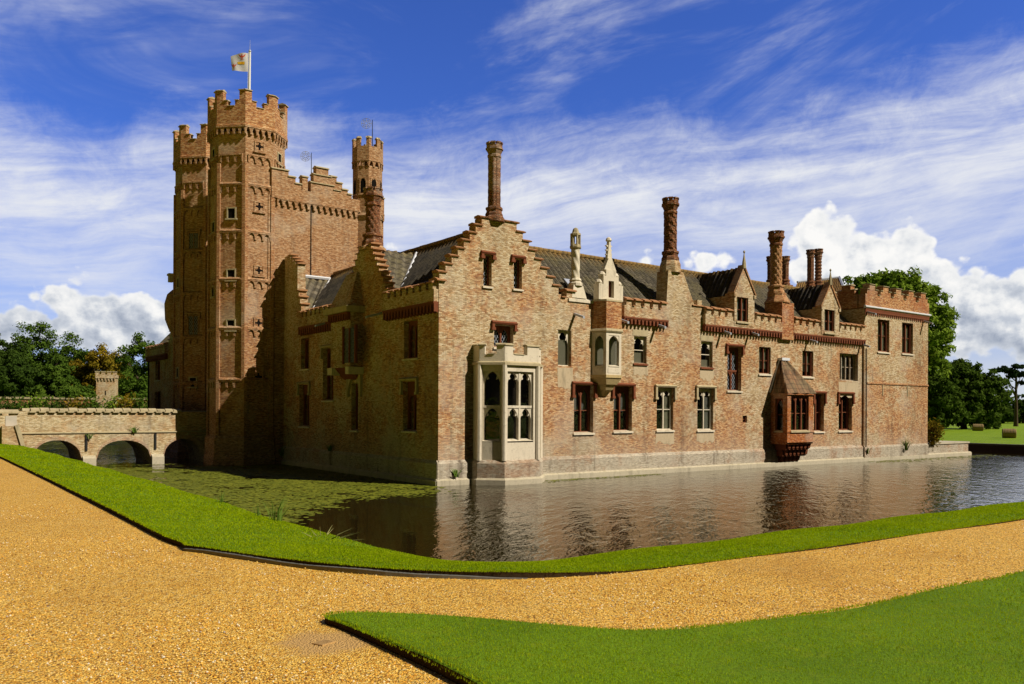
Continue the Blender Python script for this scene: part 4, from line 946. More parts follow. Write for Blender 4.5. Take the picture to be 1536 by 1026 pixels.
for k in range(8):
    fr = frame_ang((SX, SY), 2*math.pi*k/8); m.box(fr, -.16, .16, SR*math.cos(math.pi/8)-.05, SR*math.cos(math.pi/8)+.006, 15.62, 16.42)
m.build('void', M['void'], st)
# bulging corbelled closet on the far turret
m = MB(); m.lathe(-2.9, 26.9, [(.1, 7.4), (.4, 8.0), (.62, 8.6), (.66, 9.6), (.5, 10.2), (.2, 10.5)], 12); m.build('corbelled_closet', M['brick_tower'], gate)
m = MB(); fr = LEFT; m.box(Fr((-3.2, 26.2), (0, 1), (-1, 0)), 0, .4, 0, .25, 10.9, 11.3); m.box(Fr((-3.2, 26.2), (0, 1), (-1, 0)), -.05, .45, 0, .3, 11.3, 11.42); m.build('corbel', M['stone_lich'], gate)
m = MB(); m.box(Fr((-.4, 21.5), (0, 1), (-1, 0)), -1.8, 1.8, -.5, 0, -1, 15); m.build('wall', M['brick_tower'], gate)
m = MB(); m.tube([(1.55, BY0-.02, 15.1), (1.55, BY0-.03, 10.3)], .025, 5); m.build('lightning_strip', M['iron'], gate)

# ---- flagpole
fx, fy = -1.25, 18.4
px_, dist = 374, 0
fp = empty('flagpole', (fx, fy, 18.4), 'white flagpole with a white flag flying from the tallest turret', 'flagpole')
ZPT = F(376, 78, fy)[1]; ZSP = F(376, 60, fy)[1]
m = MB(); m.tube([(fx, fy, 18.3), (fx+.05, fy, ZPT)], [.085, .06], 8); m.build('pole', M['white'], fp)
m = MB(); m.tube([(fx+.05, fy, ZPT), (fx+.06, fy, ZSP)], [.018, .006], 5); m.lathe(fx+.05, fy, [(.03, ZPT-.05), (.09, ZPT+.02), (.05, ZPT+.1)], 8); m.build('spike', M['lead'], fp)
m = MB(); m.tube([(fx-.13, fy-.06, 18.5), (fx-.05, fy-.05, ZPT-.05)], .010, 4); m.build('halyard', M['lead_pale'], fp)
dirx = (-U[0], -V[0]); toward = (-U[1], -V[1])
def flagpt(u, v, off=0.0):      # u along the fly, v down
    bulge = .16*math.sin(u*3.0)+.05*math.sin(u*7+v*2)
    w = 1.0-.38*v*v*.3; curl = .30*max(0, u-.55)*(v-.45)*-1
    x = u*1.0*(1-.12*v); n = bulge+off
    zz = ZPT-.12-(v*(1.05-.10*u*u))-.06*u-(.13*u*u*(1-v))
    return (fx-.02-.03*v+dirx[0]*x+toward[0]*n, fy-.02+dirx[1]*x+toward[1]*n, zz)
sF = NT('flag cloth'); d1 = sF.n('ShaderNodeBsdfDiffuse'); d1.inputs['Color'].default_value = (.82, .8, .8, 1)
t1 = sF.n('ShaderNodeBsdfTranslucent'); t1.inputs['Color'].default_value = (.7, .68, .7, 1)
mx = sF.n('ShaderNodeMixShader'); mx.inputs[0].default_value = .35; sF.l(d1.outputs[0], mx.inputs[1]); sF.l(t1.outputs[0], mx.inputs[2]); sF.l(mx.outputs[0], sF.out.inputs['Surface'])
m = MB(); m.grid([[flagpt(u/14, v/10) for u in range(15)] for v in range(11)]); fl_ = m.build('flag', sF.m, fp, smooth=True)
gold = simple_mat('flag gold', (.78, .46, .03), .8, .1, var=.1); fred = simple_mat('flag red', (.62, .10, .05), .8, .1, var=.1)
def emblem(mat, polys, nm):
    m = MB()
    for off in (.012, -.012):
        for pl in polys: m.face([flagpt(u, v, off) for u, v in pl])
    m.build(nm, mat, fl_)
emblem(gold, [[(.18, .48), (.62, .46), (.60, .60), (.18, .63)]], 'gold_bar')
emblem(simple_mat('flag orange', (.75, .28, .03), .8, .1, var=.1), [[(.3, .52), (.52, .5), (.5, .57), (.3, .59)]], 'gold_bar')
def bird(cu, cv, k=1.0): # small spread bird-like charge
    P = lambda a, b: (cu+a*k, cv+b*k)
    return [[P(-.05, .0), P(.05, .0), P(.03, .16), P(-.03, .16)], [P(-.05, .02), P(-.2, -.12), P(-.16, .02), P(-.05, .1)], [P(.05, .02), P(.2, -.12), P(.16, .02), P(.05, .1)], [P(-.03, -.1), P(.03, -.1), P(.03, .0), P(-.03, .0)], [P(-.03, .15), P(-.12, .22), P(.0, .19)], [P(.03, .15), P(.12, .22), P(.0, .19)]]
emblem(fred, bird(.33, .16), 'red_charge'); emblem(fred, bird(.84, .66, .9), 'red_charge')
# ---- weather vanes
def vane(x, y, z0, zt, label):
    e = empty('weather_vane', (x, y, z0), label, 'weather vane')
    m = MB(); m.tube([(x, y, z0), (x, y, zt)], [.03, .018], 6); m.build('pole', M['iron'], e)
    m = MB(); c = (x-.36*U[0], y-.36*V[0], zt-.22)
    def P(u, w): return (c[0]+u*U[0], c[1]+u*V[0], c[2]+w)
    for r in (.30, .2, .1): m.tube([P(r*math.cos(a*math.pi/8), r*math.sin(a*math.pi/8)) for a in range(17)], .014, 4)
    for a in range(8): m.tube([P(.08*math.cos(a*math.pi/4), .08*math.sin(a*math.pi/4)), P(.30*math.cos(a*math.pi/4), .30*math.sin(a*math.pi/4))], .014, 4)
    m.build('vane', M['lead'], e)
vane(SX+.3, SY, 18.2, 20.2, 'pierced weather vane on a pole above the slim stair turret')
x, z = F(467, 258, 20.0); vane(x, 20.0, z-1.4, F(467, 229, 20.0)[1], 'pierced weather vane on a pole above the stepped gatehouse battlement')

# ================================================================== BRIDGE
BRY = 19.6; BRW = 3.6; BR = Fr((0, BRY), (1, 0), (0, -1))
bridge = empty('moat_bridge', (-8, BRY+1.8, 0), 'pale brick bridge on three low arches crossing the moat to the gatehouse', 'bridge')
def bx(px, py=660): return F(px, py, BRY)[0]
zs = F(150, 649.5, BRY)[1]; ztop = 2.93
ar = [(bx(46), bx(124), F(84, 660.6, BRY)[1]), (bx(143.5), bx(227.5), F(186, 660.6, BRY)[1]), (bx(244), bx(311), F(278, 658, BRY)[1])]
m = MB(); XL = bx(28)-.4; XRr = -2.9
def archz(a, b, zap, x):
    t = abs((x-a)/(b-a)*2-1); return .18+(zap-.18)*math.sqrt(max(0, 1-t**2.3))
edges = [XL]; N = 16
for y0, y1 in ((0, -BRW),):
    xprev = XL
    for a, b, zap in ar:
        m.box(BR, xprev, a, y1, y0, -1, zs)
        for i in range(N):
            x0, x1 = a+(b-a)*i/N, a+(b-a)*(i+1)/N
            m.ext(BR, [(x0, archz(a, b, zap, x0)), (x1, archz(a, b, zap, x1)), (x1, zs), (x0, zs)], y1, y0)
        xprev = b
    m.box(BR, xprev, XRr, y1, y0, -1, zs)
bw = m.build('arches', M['brick_bridge'], bridge)
m = MB()
for a, b, zap in ar:
    for i in range(N):
        x0, x1 = a+(b-a)*i/N, a+(b-a)*(i+1)/N; z0, z1 = archz(a, b, zap, x0), archz(a, b, zap, x1)
        m.ext(BR, [(x0, z0+.005), (x1, z1+.005), (x1, z1+.2), (x0, z0+.2)], 0, .025)
m.build('arch_ring', M['brick'], bridge)
m = MB(); m.box(BR, XL, XRr, -.38, -.02, zs+.07, ztop-.1); m.box(BR, XL, XRr, -BRW, -BRW+.36, zs+.07, ztop-.1); m.box(BR, XL, XRr, -BRW+.36, -.38, zs-.1, zs+.3); pw = m.build('parapet', M['brick_bridge'], bridge)
m = MB(); m.exs(BR, XL, XRr, [(-.02, zs), (.06, zs), (.06, zs+.05), (-.02, zs+.08)]); m.build('string_course', M['stone_lich'], bridge)
m = MB(); xr = bx(272); k = 17
for i in range(k):
    a = XL+.9+(xr-XL-.9)*i/k; b = a+(xr-XL-.9)/k
    m.exs(BR, a+.02, b-.02, [(-.46, ztop-.1), (.07, ztop-.1), (.07, ztop-.02), (-.2, ztop+.06+random.uniform(-.02, .03)), (-.46, ztop-.02)])
    m.exs(BR, a-.05, a+.25, [(-.48, ztop-.16), (.09, ztop-.16), (.09, ztop-.1), (-.48, ztop-.1)])
    m.exs(BR, a+.02, b-.02, [(-BRW-.07, ztop-.1), (-BRW+.4, ztop-.1), (-BRW+.2, ztop+.05), (-BRW-.07, ztop-.02)])
m.exs(BR, xr, XRr, [(-.42, ztop-.1), (.0, ztop-.1), (-.1, ztop-.04), (-.42, ztop-.05)])
m.build('coping', M['stone_lich'], pw)
for px in (133.5, 236):
    m = MB(); x = bx(px); m.box(BR, x-.31, x+.31, .001, .24, -1, .40); m.exs(BR, x-.31, x+.31, [(0, .40), (.24, .40), (0, .55)]); m.build('cutwater', M['stone_foot'], bridge)
m = MB()
for px in (129.5, 233): x = bx(px); m.box(BR, x-.05, x+.05, .001, .06, .8, zs-.06)
m.build('drainpipe', M['iron'], bridge)
# abutment at the bank end
m = MB(); xa = bx(28); m.box(BR, xa-1.6, xa-.02, -.5, .03, -1, 2.62); m.box(BR, -60, xa-1.6, -.45, 0, .5, 2.72); o = m.build('abutment', M['brick_bridge'], bridge)
m = MB(); m.box(BR, bx(8, 640), bx(25, 640), .031, .05, 1.9, 2.6); m.build('rendered_panel', M['mortar_white'], bridge)
m = MB(); m.exs(BR, -60, xa, [(-.55, 2.722), (.1, 2.722), (.1, 2.8), (-.2, 2.92), (-.55, 2.8)]); m.build('coping', M['stone_lich'], o)
m = MB(); m.ext(BR, [(xa-.75, 2.1), (xa-.12, 2.1), (xa+.32, .4), (xa-.75, .4)], .03, .42); m.build('wing_wall', M['brick_bridge'], bridge)
m = MB(); m.ext(BR, [(xa-.22, 2.12), (xa-.05, 2.18), (xa+.42, .45), (xa+.24, .4)], .025, .5); m.build('coping', M['stone_lich'], bridge)
# ================================================================== GROUND, PATHS, WATER
ZP = 1.40
def lin(a, b, n): return [tuple(a[k]+(b[k]-a[k])*i/n for k in range(len(a))) for i in range(n)]
def smoothpoly(P, it=2):
    for _ in range(it):
        Q = [P[0]]
        for a, b in zip(P, P[1:]): Q += [tuple(.75*a[k]+.25*b[k] for k in range(len(a))), tuple(.25*a[k]+.75*b[k] for k in range(len(a)))]
        P = Q+[P[-1]]
    return P
# grass strip round the moat: (gravel edge, moat lip) pairs
pairs = [((-14.6, 15.6), (-12.5, 15.6)), ((-14.6, 8), (-12.42, 8)), ((-14.62, 0), (-12.42, -1)), ((-14.68, -8), (-12.42, -9)), ((-14.76, -15), (-12.55, -15.5)), ((-14.82, -17.8), (-12.58, -17.6)),
         ((-14.80, -18.65), (-12.5, -18.9)), ((-14.36, -19.8), (-12.35, -19.9)), ((-13.97, -20.7), (-12.2, -20.45)), ((-13.45, -21.45), (-12.0, -20.72)), ((-12.87, -22.0), (-11.6, -20.85)), ((-12.1, -22.33), (-10.9, -20.9)),
         ((-11.1, -22.5), (-9.9, -20.93)), ((-9, -22.68), (-8, -20.98)), ((-3.7, -22.9), (-3, -21.1)), ((4, -23.0), (4, -21.25)), ((20, -23.2), (20, -21.3)), ((50, -23.3), (50, -21.3))]
flat = [(*a, *b) for a, b in pairs]
fine = []
for a, b in zip(flat, flat[1:]):
    n = max(2, int(math.hypot(b[0]-a[0], b[1]-a[1])/.25)); n = min(n, 40); fine += lin(a, b, n)
fine.append(flat[-1])
kink = min(range(len(fine)), key=lambda i: math.hypot(fine[i][0]+14.80, fine[i][1]+18.65)); keep = fine[kink]
for _ in range(6):
    fine = [fine[0]]+[tuple((fine[i-1][k]+2*fine[i][k]+fine[i+1][k])/4 for k in range(4)) for i in range(1, len(fine)-1)]+[fine[-1]]
fine[kink] = keep
def lip_h(x, y): return .016+.05*max(0, min(1, (-11.6-x)/1.2))   # the cut edge fades out along the straight reach
def strip_point(row, t):     # t 0 at the gravel, 1 at the lip; beyond 1 tumbles to the water
    a, b = row[:2], row[2:]
    x, y = a[0]+(b[0]-a[0])*t, a[1]+(b[1]-a[1])*t
    z = ZP+lip_h(*a)-(.12+lip_h(*a)-.075)*t-.10*t**3+.015*math.sin(x*2.1+y*1.3)*min(1, t*5)
    if t > 1: z = ZP-.16-2.6*(t-1)-6*(t-1)**2
    return (x, y, z)
TT = [0, .03, .1, .2, .35, .5, .65, .8, .9, 1.0, 1.06, 1.14, 1.25, 1.4]
def soil_mat():
    s = NT('cut turf soil'); pos = s.pos(); n = s.noise(pos, 14, 4, .7)
    s.bsdf(s.mix(n, (.02, .013, .007), (.07, .045, .02)), .95, n, .6, .02, .1); return s.m
M['soil'] = soil_mat()
def grass_mat(name, a, b, c, dirt=.0):
    s = NT(name); pos = s.pos()
    n1 = s.noise(pos, .6, 4, .6); n2 = s.noise(pos, 40, 3, .7); n3 = s.noise(pos, 6, 4, .65)
    col = s.mix(s.step(n1, .35, .65), a, b); col = s.mix(s.math('MULTIPLY', s.step(n3, .5, .75), .6), col, c)
    col = s.mix(s.math('MULTIPLY', s.step(n2, .42, .68), .55), col, tuple(x*.35 for x in a))
    s.bsdf(col, .8, s.math('ADD', n2, s.noise(pos, 120, 2)), .8, .03, .15); return s.m
M['lawn'] = grass_mat('mown lawn', (.15, .27, .003), (.20, .34, .004), (.28, .34, .010))
M['meadow'] = grass_mat('meadow grass', (.19, .31, .010), (.24, .36, .014), (.30, .34, .03))
m = MB(); m.grid([[strip_point(r, t) for t in TT] for r in fine])
bank = m.build('grass_bank', M['lawn'], None, smooth=True, kind='structure')
m = MB(); m.grid([[(r[0], r[1], ZP-.1), strip_point(r, 0)] for r in fine]); m.build('turf_edge', M['soil'], None, kind='structure')
# inner lawn
tipx = [G(720, 1026, ZP+.07), G(640, 985, ZP+.07), G(560, 950, ZP+.07), G(510, 928, ZP+.07), G(484, 921, ZP+.07), G(492, 915.5, ZP+.07), G(530, 915, ZP+.07), G(600, 917.5, ZP+.07), G(700, 924, ZP+.07), G(800, 933, ZP+.07), G(900, 940, ZP+.07), G(970, 942.5, ZP+.07), G(1060, 937, ZP+.07), G(1180, 922, ZP+.07), G(1300, 904, ZP+.07), G(1420, 882, ZP+.07), G(1536, 857, ZP+.07)]
t0 = tipx[0]; d0 = (tipx[0][0]-tipx[1][0], tipx[0][1]-tipx[1][1]); tail = (t0[0]+d0[0]*6, t0[1]+d0[1]*6)
e0 = tipx[-1]; edge = [tail]+tipx+[(-2, -25.0), (10, -25.4), (50, -25.8)]
edge = smoothpoly(edge, 2)
def lawn_z(x, y): return ZP+.075+.02*math.sin(x*.9+.5)*math.sin(y*.8)+.012*math.sin(x*3.1+y*2.2)
ctr = (0.0, -60.0); P = []
for x, y in edge:
    row = []
    for t in (0, .002, .006, .012, .025, .05, .1, .2, .4, 1):
        xx, yy = x+(ctr[0]-x)*t, y+(ctr[1]-y)*t
        if t > 0: pass
        row.append((xx, yy, lawn_z(xx, yy)-(.02 if t == 0 else 0)))
    P.append(row)
m = MB(); m.grid(P); m.build('lawn', M['lawn'], None, smooth=True, kind='structure')
m = MB(); m.grid([[(x, y, ZP-.1), (x, y, lawn_z(x, y)-.02)] for x, y in edge]); m.build('turf_edge', M['soil'], None, kind='structure')
# gravel
dr = G(486, 964, ZP)
def gravel_mat():
    s = NT('golden gravel'); pos = s.pos()
    def cells(k, seedloc):
        v = s.n('ShaderNodeTexVoronoi'); v.inputs['Scale'].default_value = k; v.inputs['Randomness'].default_value = 1
        s.l(s.mapv(pos, (1, 1, 1), seedloc), v.inputs['Vector']); return v
    a, b = cells(62, (0, 0, 0)), cells(105, (3, 1, 0))
    ra = s.sep(a.outputs['Color'])[0]; rb = s.sep(b.outputs['Color'])[1]
    tone = s.math('ADD', s.math('MULTIPLY', ra, .6), s.math('MULTIPLY', rb, .4))
    c = s.ramp(tone, [(0, (.14, .05, .006)), (.18, (.48, .20, .018)), (.42, (.82, .44, .05)), (.68, (.93, .58, .10)), (.86, (.96, .68, .20)), (1, (.97, .86, .58))])
    big = s.noise(pos, .35, 5, .65); c = s.mix(s.math('MULTIPLY', s.step(big, .5, .72), .45), c, (.52, .24, .025))
    c = s.mix(s.math('MULTIPLY', s.step(s.noise(pos, 1.9, 5, .7), .55, .72), .35), c, (.80, .55, .17))
    trk = s.noise(s.mapv(pos, (.55, .09, 1), (2, 5, 0)), 1, 4, .6); c = s.mix(s.math('MULTIPLY', s.step(trk, .55, .7), .30), c, (.60, .34, .07))
    gap = s.step(a.outputs['Distance'], .50, .85); c = s.mix(s.math('MULTIPLY', gap, .75), c, (.09, .04, .008))
    d = s.n('ShaderNodeVectorMath', operation='DISTANCE'); s.l(s.mapv(pos, (1, 1, 0)), d.inputs[0]); d.inputs[1].default_value = (dr[0]+.03, dr[1]+.02, 0)
    sand = s.step(s.math('ADD', d.outputs['Value'], s.math('MULTIPLY', s.noise(pos, 4.5, 5, .7), .5)), .66, .42)
    c = s.mix(sand, c, s.mix(s.noise(pos, 50, 3), (.50, .28, .08), (.66, .42, .15)))
    h = s.math('ADD', s.math('MULTIPLY', a.outputs['Distance'], -1.0), s.math('MULTIPLY', b.outputs['Distance'], -.6))
    s.bsdf(c, .75, h, .9, .012, .25); return s.m
M['gravel'] = gravel_mat()
m = MB()
def gravel_z(x, y): return ZP+.008*math.sin(x*1.7)*math.sin(y*1.3)
outer = [(r[0], r[1]) for r in fine]          # the gravel is laid up to the foot of the turf
m.grid([[(x, y, gravel_z(x, y)) for x in [-44, -36, -30, -26]+[-24+(ox_+.12+24)*k/30 for k in range(31)]] for ox_, y in [o_ for o_ in outer if o_[1] > -18.6]])
rows_ = [o_ for o_ in outer if o_[1] <= -18.6+1e-6]
def sm(i): return rows_[i]
last_w = [o_ for o_ in outer if o_[1] > -18.6][-1]
corner = [last_w]+rows_
m.grid([[(a[0]+(b_[0]-a[0])*k/36, a[1]+(b_[1]-a[1])*k/36, gravel_z(a[0]+(b_[0]-a[0])*k/36, a[1]+(b_[1]-a[1])*k/36)) for k in range(37)] for a, b_ in
        [((x+.09 if x < -12 else x, y+.09), (-24+(x+14.8)*1.35 if x < -9 else x-1.37, -44 if x > -13.5 else -44+(-13.5-x)*20)) for x, y in corner]])
m.grid([[(x, y, gravel_z(x, y)) for x in (-44, -36, -30, -24)] for y in (-44, -18.6)])
m.build('gravel_path', M['gravel'], None, kind='structure')
# ground around: one sheet out to the horizon with the moat cut out of it
MX0, MX1, MY0, MY1 = -12.75, 49.8, -21.0, 62.0
def gz(x, y): return 1.22 if (x < MX0+.1 or y < MY0+.1) and x < 49 else .62
m = MB(); xs = [-1500, -400, -120, -40, -27, MX0, 10, MX1, 60, 90, 160, 400, 2500]; ys = [-400, -100, -40, MY0, 10, 24, 40, MY1, 80, 110, 160, 400, 2500]
zg_ = {}
for i in range(len(xs)-1):
    for j in range(len(ys)-1):
        cx_, cy_ = (xs[i]+xs[i+1])/2, (ys[j]+ys[j+1])/2
        if (MX0 < cx_ < MX1 and MY0 < cy_ < MY1) or (-27 < cx_ < MX0 and 24 < cy_ < MY1): continue
        def zz(x, y): return .62 if x >= MX1 and y > MY0-1 else (1.22 if x <= MX0 or y <= MY0 else .9)
        m.face([(xs[i], ys[j], zz(xs[i], ys[j])), (xs[i+1], ys[j], zz(xs[i+1], ys[j])), (xs[i+1], ys[j+1], zz(xs[i+1], ys[j+1])), (xs[i], ys[j+1], zz(xs[i], ys[j+1]))])
m.build('meadow', M['meadow'], None, kind='structure')
# moat retaining walls
w = MB()
w.box(Fr((MX0, 0), (0, 1), (1, 0)), MY0, 24, -.6, .0, -1.5, .95); w.box(Fr((0, 24), (1, 0), (0, 1)), -27, MX0, -.6, 0, -1.5, .95); w.box(Fr((-27, 0), (0, 1), (1, 0)), 24, MY1, -.6, .0, -1.5, .6)
w.build('moat_wall', M['brick_bridge'], None); tag(bpy.data.objects['moat_wall'], 'brick revetment of the moat under the grass strip by the bridge', 'retaining wall')
w = MB(); w.box(Fr((0, MY0), (1, 0), (0, 1)), MX0, MX1, -.6, .0, -1.5, .95)
tag(w.build('moat_wall', M['brick_bridge'], None), 'brick revetment of the moat below the grass strip beside the path', 'retaining wall')
far = empty('moat_wall', (50, 0, 0), 'dark low revetment on the far side of the moat below the meadow', 'retaining wall')
w = MB(); w.box(Fr((MX1, 0), (0, 1), (-1, 0)), MY0, MY1, -.6, .0, -1.5, .52); w.build('wall', simple_mat('dark wet brick', (.06, .045, .04), .8, .2, var=.4), far)
w = MB(); w.box(Fr((MX1, 0), (0, 1), (-1, 0)), MY0, MY1, -.7, .08, .52, .66); w.build('coping', simple_mat('dark coping', (.10, .10, .07), .8, .2, var=.4, scale=3), far)
w = MB(); w.box(Fr((0, MY1), (1, 0), (0, -1)), -27, MX1, -.6, .0, -1.5, .6)
tag(w.build('moat_wall', simple_mat('mossy wet brick', (.05, .055, .025), .9, .1, var=.5, scale=2), None), 'brick revetment of the moat below the garden wall', 'retaining wall')
# terrace running past the end of the house
ter = empty('terrace_wall', (41, 1, 0), 'low whitish brick terrace wall standing in the water at the end of the house', 'terrace wall')
m = MB(); m.box(FRONT, 38.02, 43.9, -7, 0.0, -1, .86); m.build('wall', M['brick_lime'], ter)
m = MB(); m.box(FRONT, 38.02, 44.0, -7.1, .06, .86, .97); m.build('coping', M['stone_foot'], ter)
# water
def water_mat():
    s = NT('moat water'); pos = s.pos(); xyz = s.sep(pos)
    b = s.n('ShaderNodeBsdfPrincipled'); b.inputs['Roughness'].default_value = .035; b.inputs['IOR'].default_value = 1.5
    b.inputs['Specular IOR Level'].default_value = .6
    murk = s.noise(pos, .25, 4, .6); s.l(s.mix(murk, (.014, .010, .003), (.026, .019, .005)), b.inputs['Base Color'])
    # sheltered corner lies smooth, the open reach before the sunlit front is rippled
    rip = s.step(s.math('ADD', s.math('SUBTRACT', s.math('MULTIPLY', xyz[0], .85), s.math('MULTIPLY', xyz[1], .525)), s.math('MULTIPLY', s.noise(pos, .8, 3), 1.6)), .2, 1.5); rip = s.math('MAXIMUM', rip, s.math('MULTIPLY', s.step(xyz[1], 19.0, 23.0), .55))
    rv = s.mapv(pos, (1, 1, 1), (0, 0, 0), (0, 0, -YAW)); rv = s.mapv(rv, (.9, 2.2, 1))
    n1 = s.noise(rv, 1.15, 3, .55, .4); n2 = s.noise(rv, 3.6, 2, .5, .3); n3 = s.noise(pos, .22, 2)
    h = s.math('ADD', s.math('ADD', n1, s.math('MULTIPLY', n2, .33)), s.math('MULTIPLY', n3, .7))
    amp = s.math('ADD', .05, s.math('MULTIPLY', rip, .95))
    bp = s.n('ShaderNodeBump'); bp.inputs['Distance'].default_value = .042; s.l(amp, bp.inputs['Strength']); s.l(h, bp.inputs['Height']); s.l(bp.outputs[0], b.inputs['Normal'])
    s.l(b.outputs[0], s.out.inputs['Surface']); return s.m
M['water'] = water_mat()
m = MB(); m.face([(MX0-.3, MY0-.3, 0), (MX1+.3, MY0-.3, 0), (MX1+.3, 24.3, 0), (MX0-.3, 24.3, 0)]); m.face([(-27.3, 24.3, 0), (MX1+.3, 24.3, 0), (MX1+.3, MY1+.3, 0), (-27.3, MY1+.3, 0)]); m.build('water', M['water'], None, kind='structure')
# floating weed
wm = NT('floating weed'); pos = wm.pos(); rp = wm.n('ShaderNodeNewGeometry').outputs['Random Per Island']
wm.bsdf(wm.mix(wm.noise(pos, 1.2, 4), wm.mix(rp, (.075, .10, .004), (.18, .20, .010)), wm.mix(rp, (.11, .135, .006), (.27, .27, .02))), .75, None, spec=.25)
def smooth_noise(x, y): return (math.sin(x*1.3+1.7*math.sin(y*.8))+math.sin(y*1.9+1.1*math.sin(x*1.1+2))+.7*math.sin(x*3.7+y*2.9)+.6*math.sin(y*5.1-x*1.7))/3.3
V3, F3 = [], []
def weedspot(x, y, r):
    n = random.randint(5, 7); a0 = random.random()*6.3; i0 = len(V3); z = .004+random.random()*.006; el = random.uniform(.6, 1)
    for k in range(n):
        a = a0+2*math.pi*k/n; rr = r*random.uniform(.6, 1.1)
        V3.append((x+rr*math.cos(a), y+rr*math.sin(a)*el, z))
    F3.append(tuple(range(i0, i0+n)))
WP = [G(656, 730.5), G(640, 741), G(600, 744), G(555, 746), G(505, 754), G(462, 767), G(432, 781), G(395, 795), (-12.3, -8.5), (-12.3, 18.8), (-4, 18.8), (-3.5, 16), (-.2, 16), (-.2, 0)]
def inpoly(x, y, P):
    c = False; j = len(P)-1
    for i in range(len(P)):
        if (P[i][1] > y) != (P[j][1] > y) and x < (P[j][0]-P[i][0])*(y-P[i][1])/(P[j][1]-P[i][1])+P[i][0]: c = not c
        j = i
    return c
cnt = 0
while cnt < 34000:
    x, y = random.uniform(-12.2, -.1), random.uniform(-9.5, 18.8); jx, jy = .5*smooth_noise(x*2.3, y*2.1)+random.gauss(0, .28), .6*smooth_noise(y*2.2+3, x*1.9)+random.gauss(0, .35)
    if not inpoly(x+jx, y+jy, WP): continue
    dens = .95+.8*smooth_noise(x*1.1, y*.7)+.55*smooth_noise(x*3.3+5, y*1.6)
    if y > 14: dens -= (y-14)*.25
    if x < -9.5 and y > 6: dens -= .5
    if random.random() > dens: continue
    weedspot(x, y, random.uniform(.03, .13)); cnt += 1
for _ in range(500): weedspot(random.uniform(4.2, 12), -.35-abs(random.gauss(0, .35)), random.uniform(.03, .09))
for _ in range(700): weedspot(random.uniform(30, 46), -.35-abs(random.gauss(0, 1.1)), random.uniform(.04, .14))
for _ in range(2600):
    x, y = random.uniform(-14, 0), random.uniform(24, 58)
    if smooth_noise(x*.5, y*.28) > .1: weedspot(x, y, random.uniform(.06, .22))
for _ in range(300): weedspot(-8+random.gauss(0, 2.5), 19.3-abs(random.gauss(0, .5)), random.uniform(.03, .1))
me = bpy.data.meshes.new('water_weed'); me.from_pydata(V3, [], F3); me.materials.append(wm.m); o = bpy.data.objects.new('water_weed', me); COL.objects.link(o)
tag(o, 'mat of yellow green weed floating on the sheltered corner of the moat', 'water weed', kind='stuff')
# metal path edging at the bend
pe = [r for r in fine if r[1] < -18.6 and r[0] < -12.55]
m = MB(); Pt = []
for r in pe:
    te = max(.05, min(1, (-12.5-r[0])/.9))*(.85+.15*math.sin(r[0]*9)); d = Vector((r[2]-r[0], r[3]-r[1])); d.normalize()
    a, b = Vector((r[0], r[1]))-d*.035, Vector((r[0], r[1]))-d*.005
    Pt.append([(a.x, a.y, ZP-.05), (a.x, a.y, ZP+.042*te), (b.x, b.y, ZP+.048*te), (b.x, b.y, ZP-.05)])
m.grid(Pt); tag(m.build('path_edging', simple_mat('grey lead edging', (.15, .145, .13), .6, .4, var=.4, scale=12), None), 'grey metal edging strip between the gravel and the curving grass bank', 'edging')
# drain cover
dc = empty('drain_cover', (dr[0], dr[1], ZP), 'small sunken drain grating in a bare sandy patch of the gravel', 'drain')
fr = Fr(dr, (math.cos(.35), math.sin(.35)), (-math.sin(.35), math.cos(.35))); q = MB()
dm = simple_mat('rusty sandy iron', (.52, .32, .12), .8, .3, var=.4, scale=30)
k_ = .62
for a, b, c_, d_ in ((-.10, .10, -.08, -.065), (-.10, .10, .065, .08), (-.10, -.085, -.065, .065), (.085, .10, -.065, .065)): q.box(fr, a*k_, b*k_, c_*k_, d_*k_, ZP-.02, ZP+.004)
q.build('frame', dm, dc)
q = MB()
for i in range(6): s = (-.0725+i*.029)*k_; q.box(fr, s-.006, s+.006, -.065*k_, .065*k_, ZP-.01, ZP+.006)
q.build('grate', dm, dc)
q = MB(); q.box(fr, -.085*k_, .085*k_, -.065*k_, .065*k_, ZP-.02, ZP+.0015); q.build('pit', M['void'], dc)
# ================================================================== TURF AND PEBBLES IN RELIEF
def add_tris(name, co, mat, label, cat, per=3, kind='stuff'):
    n = len(co)//per; me = bpy.data.meshes.new(name); me.vertices.add(len(co)); me.vertices.foreach_set('co', co.astype('f').ravel())
    me.loops.add(len(co)); me.loops.foreach_set('vertex_index', np.arange(len(co), dtype='i'))
    me.polygons.add(n); me.polygons.foreach_set('loop_start', np.arange(0, len(co), per, dtype='i'))
    me.update(calc_edges=True); me.materials.append(mat); o = bpy.data.objects.new(name, me); COL.objects.link(o)
    return tag(o, label, cat, kind=kind)
def blades(x, y, z, d, hmul=1.0):
    n = len(x); a = rng.uniform(0, 2*np.pi, n); lean = rng.uniform(.0, .8, n); la = rng.uniform(0, 2*np.pi, n)
    h = rng.uniform(.009, .021, n)*hmul*(1+d*.02); w = .0022*np.maximum(1, d/3.6)*rng.uniform(.8, 1.5, n)
    c = np.empty((n, 3, 3)); cx, sy = np.cos(a)*w, np.sin(a)*w
    c[:, 0] = np.stack([x-cx, y-sy, z-.004], 1); c[:, 1] = np.stack([x+cx, y+sy, z-.004], 1)
    c[:, 2] = np.stack([x+h*lean*np.cos(la), y+h*lean*np.sin(la), z+h], 1); return c.reshape(-1, 3)
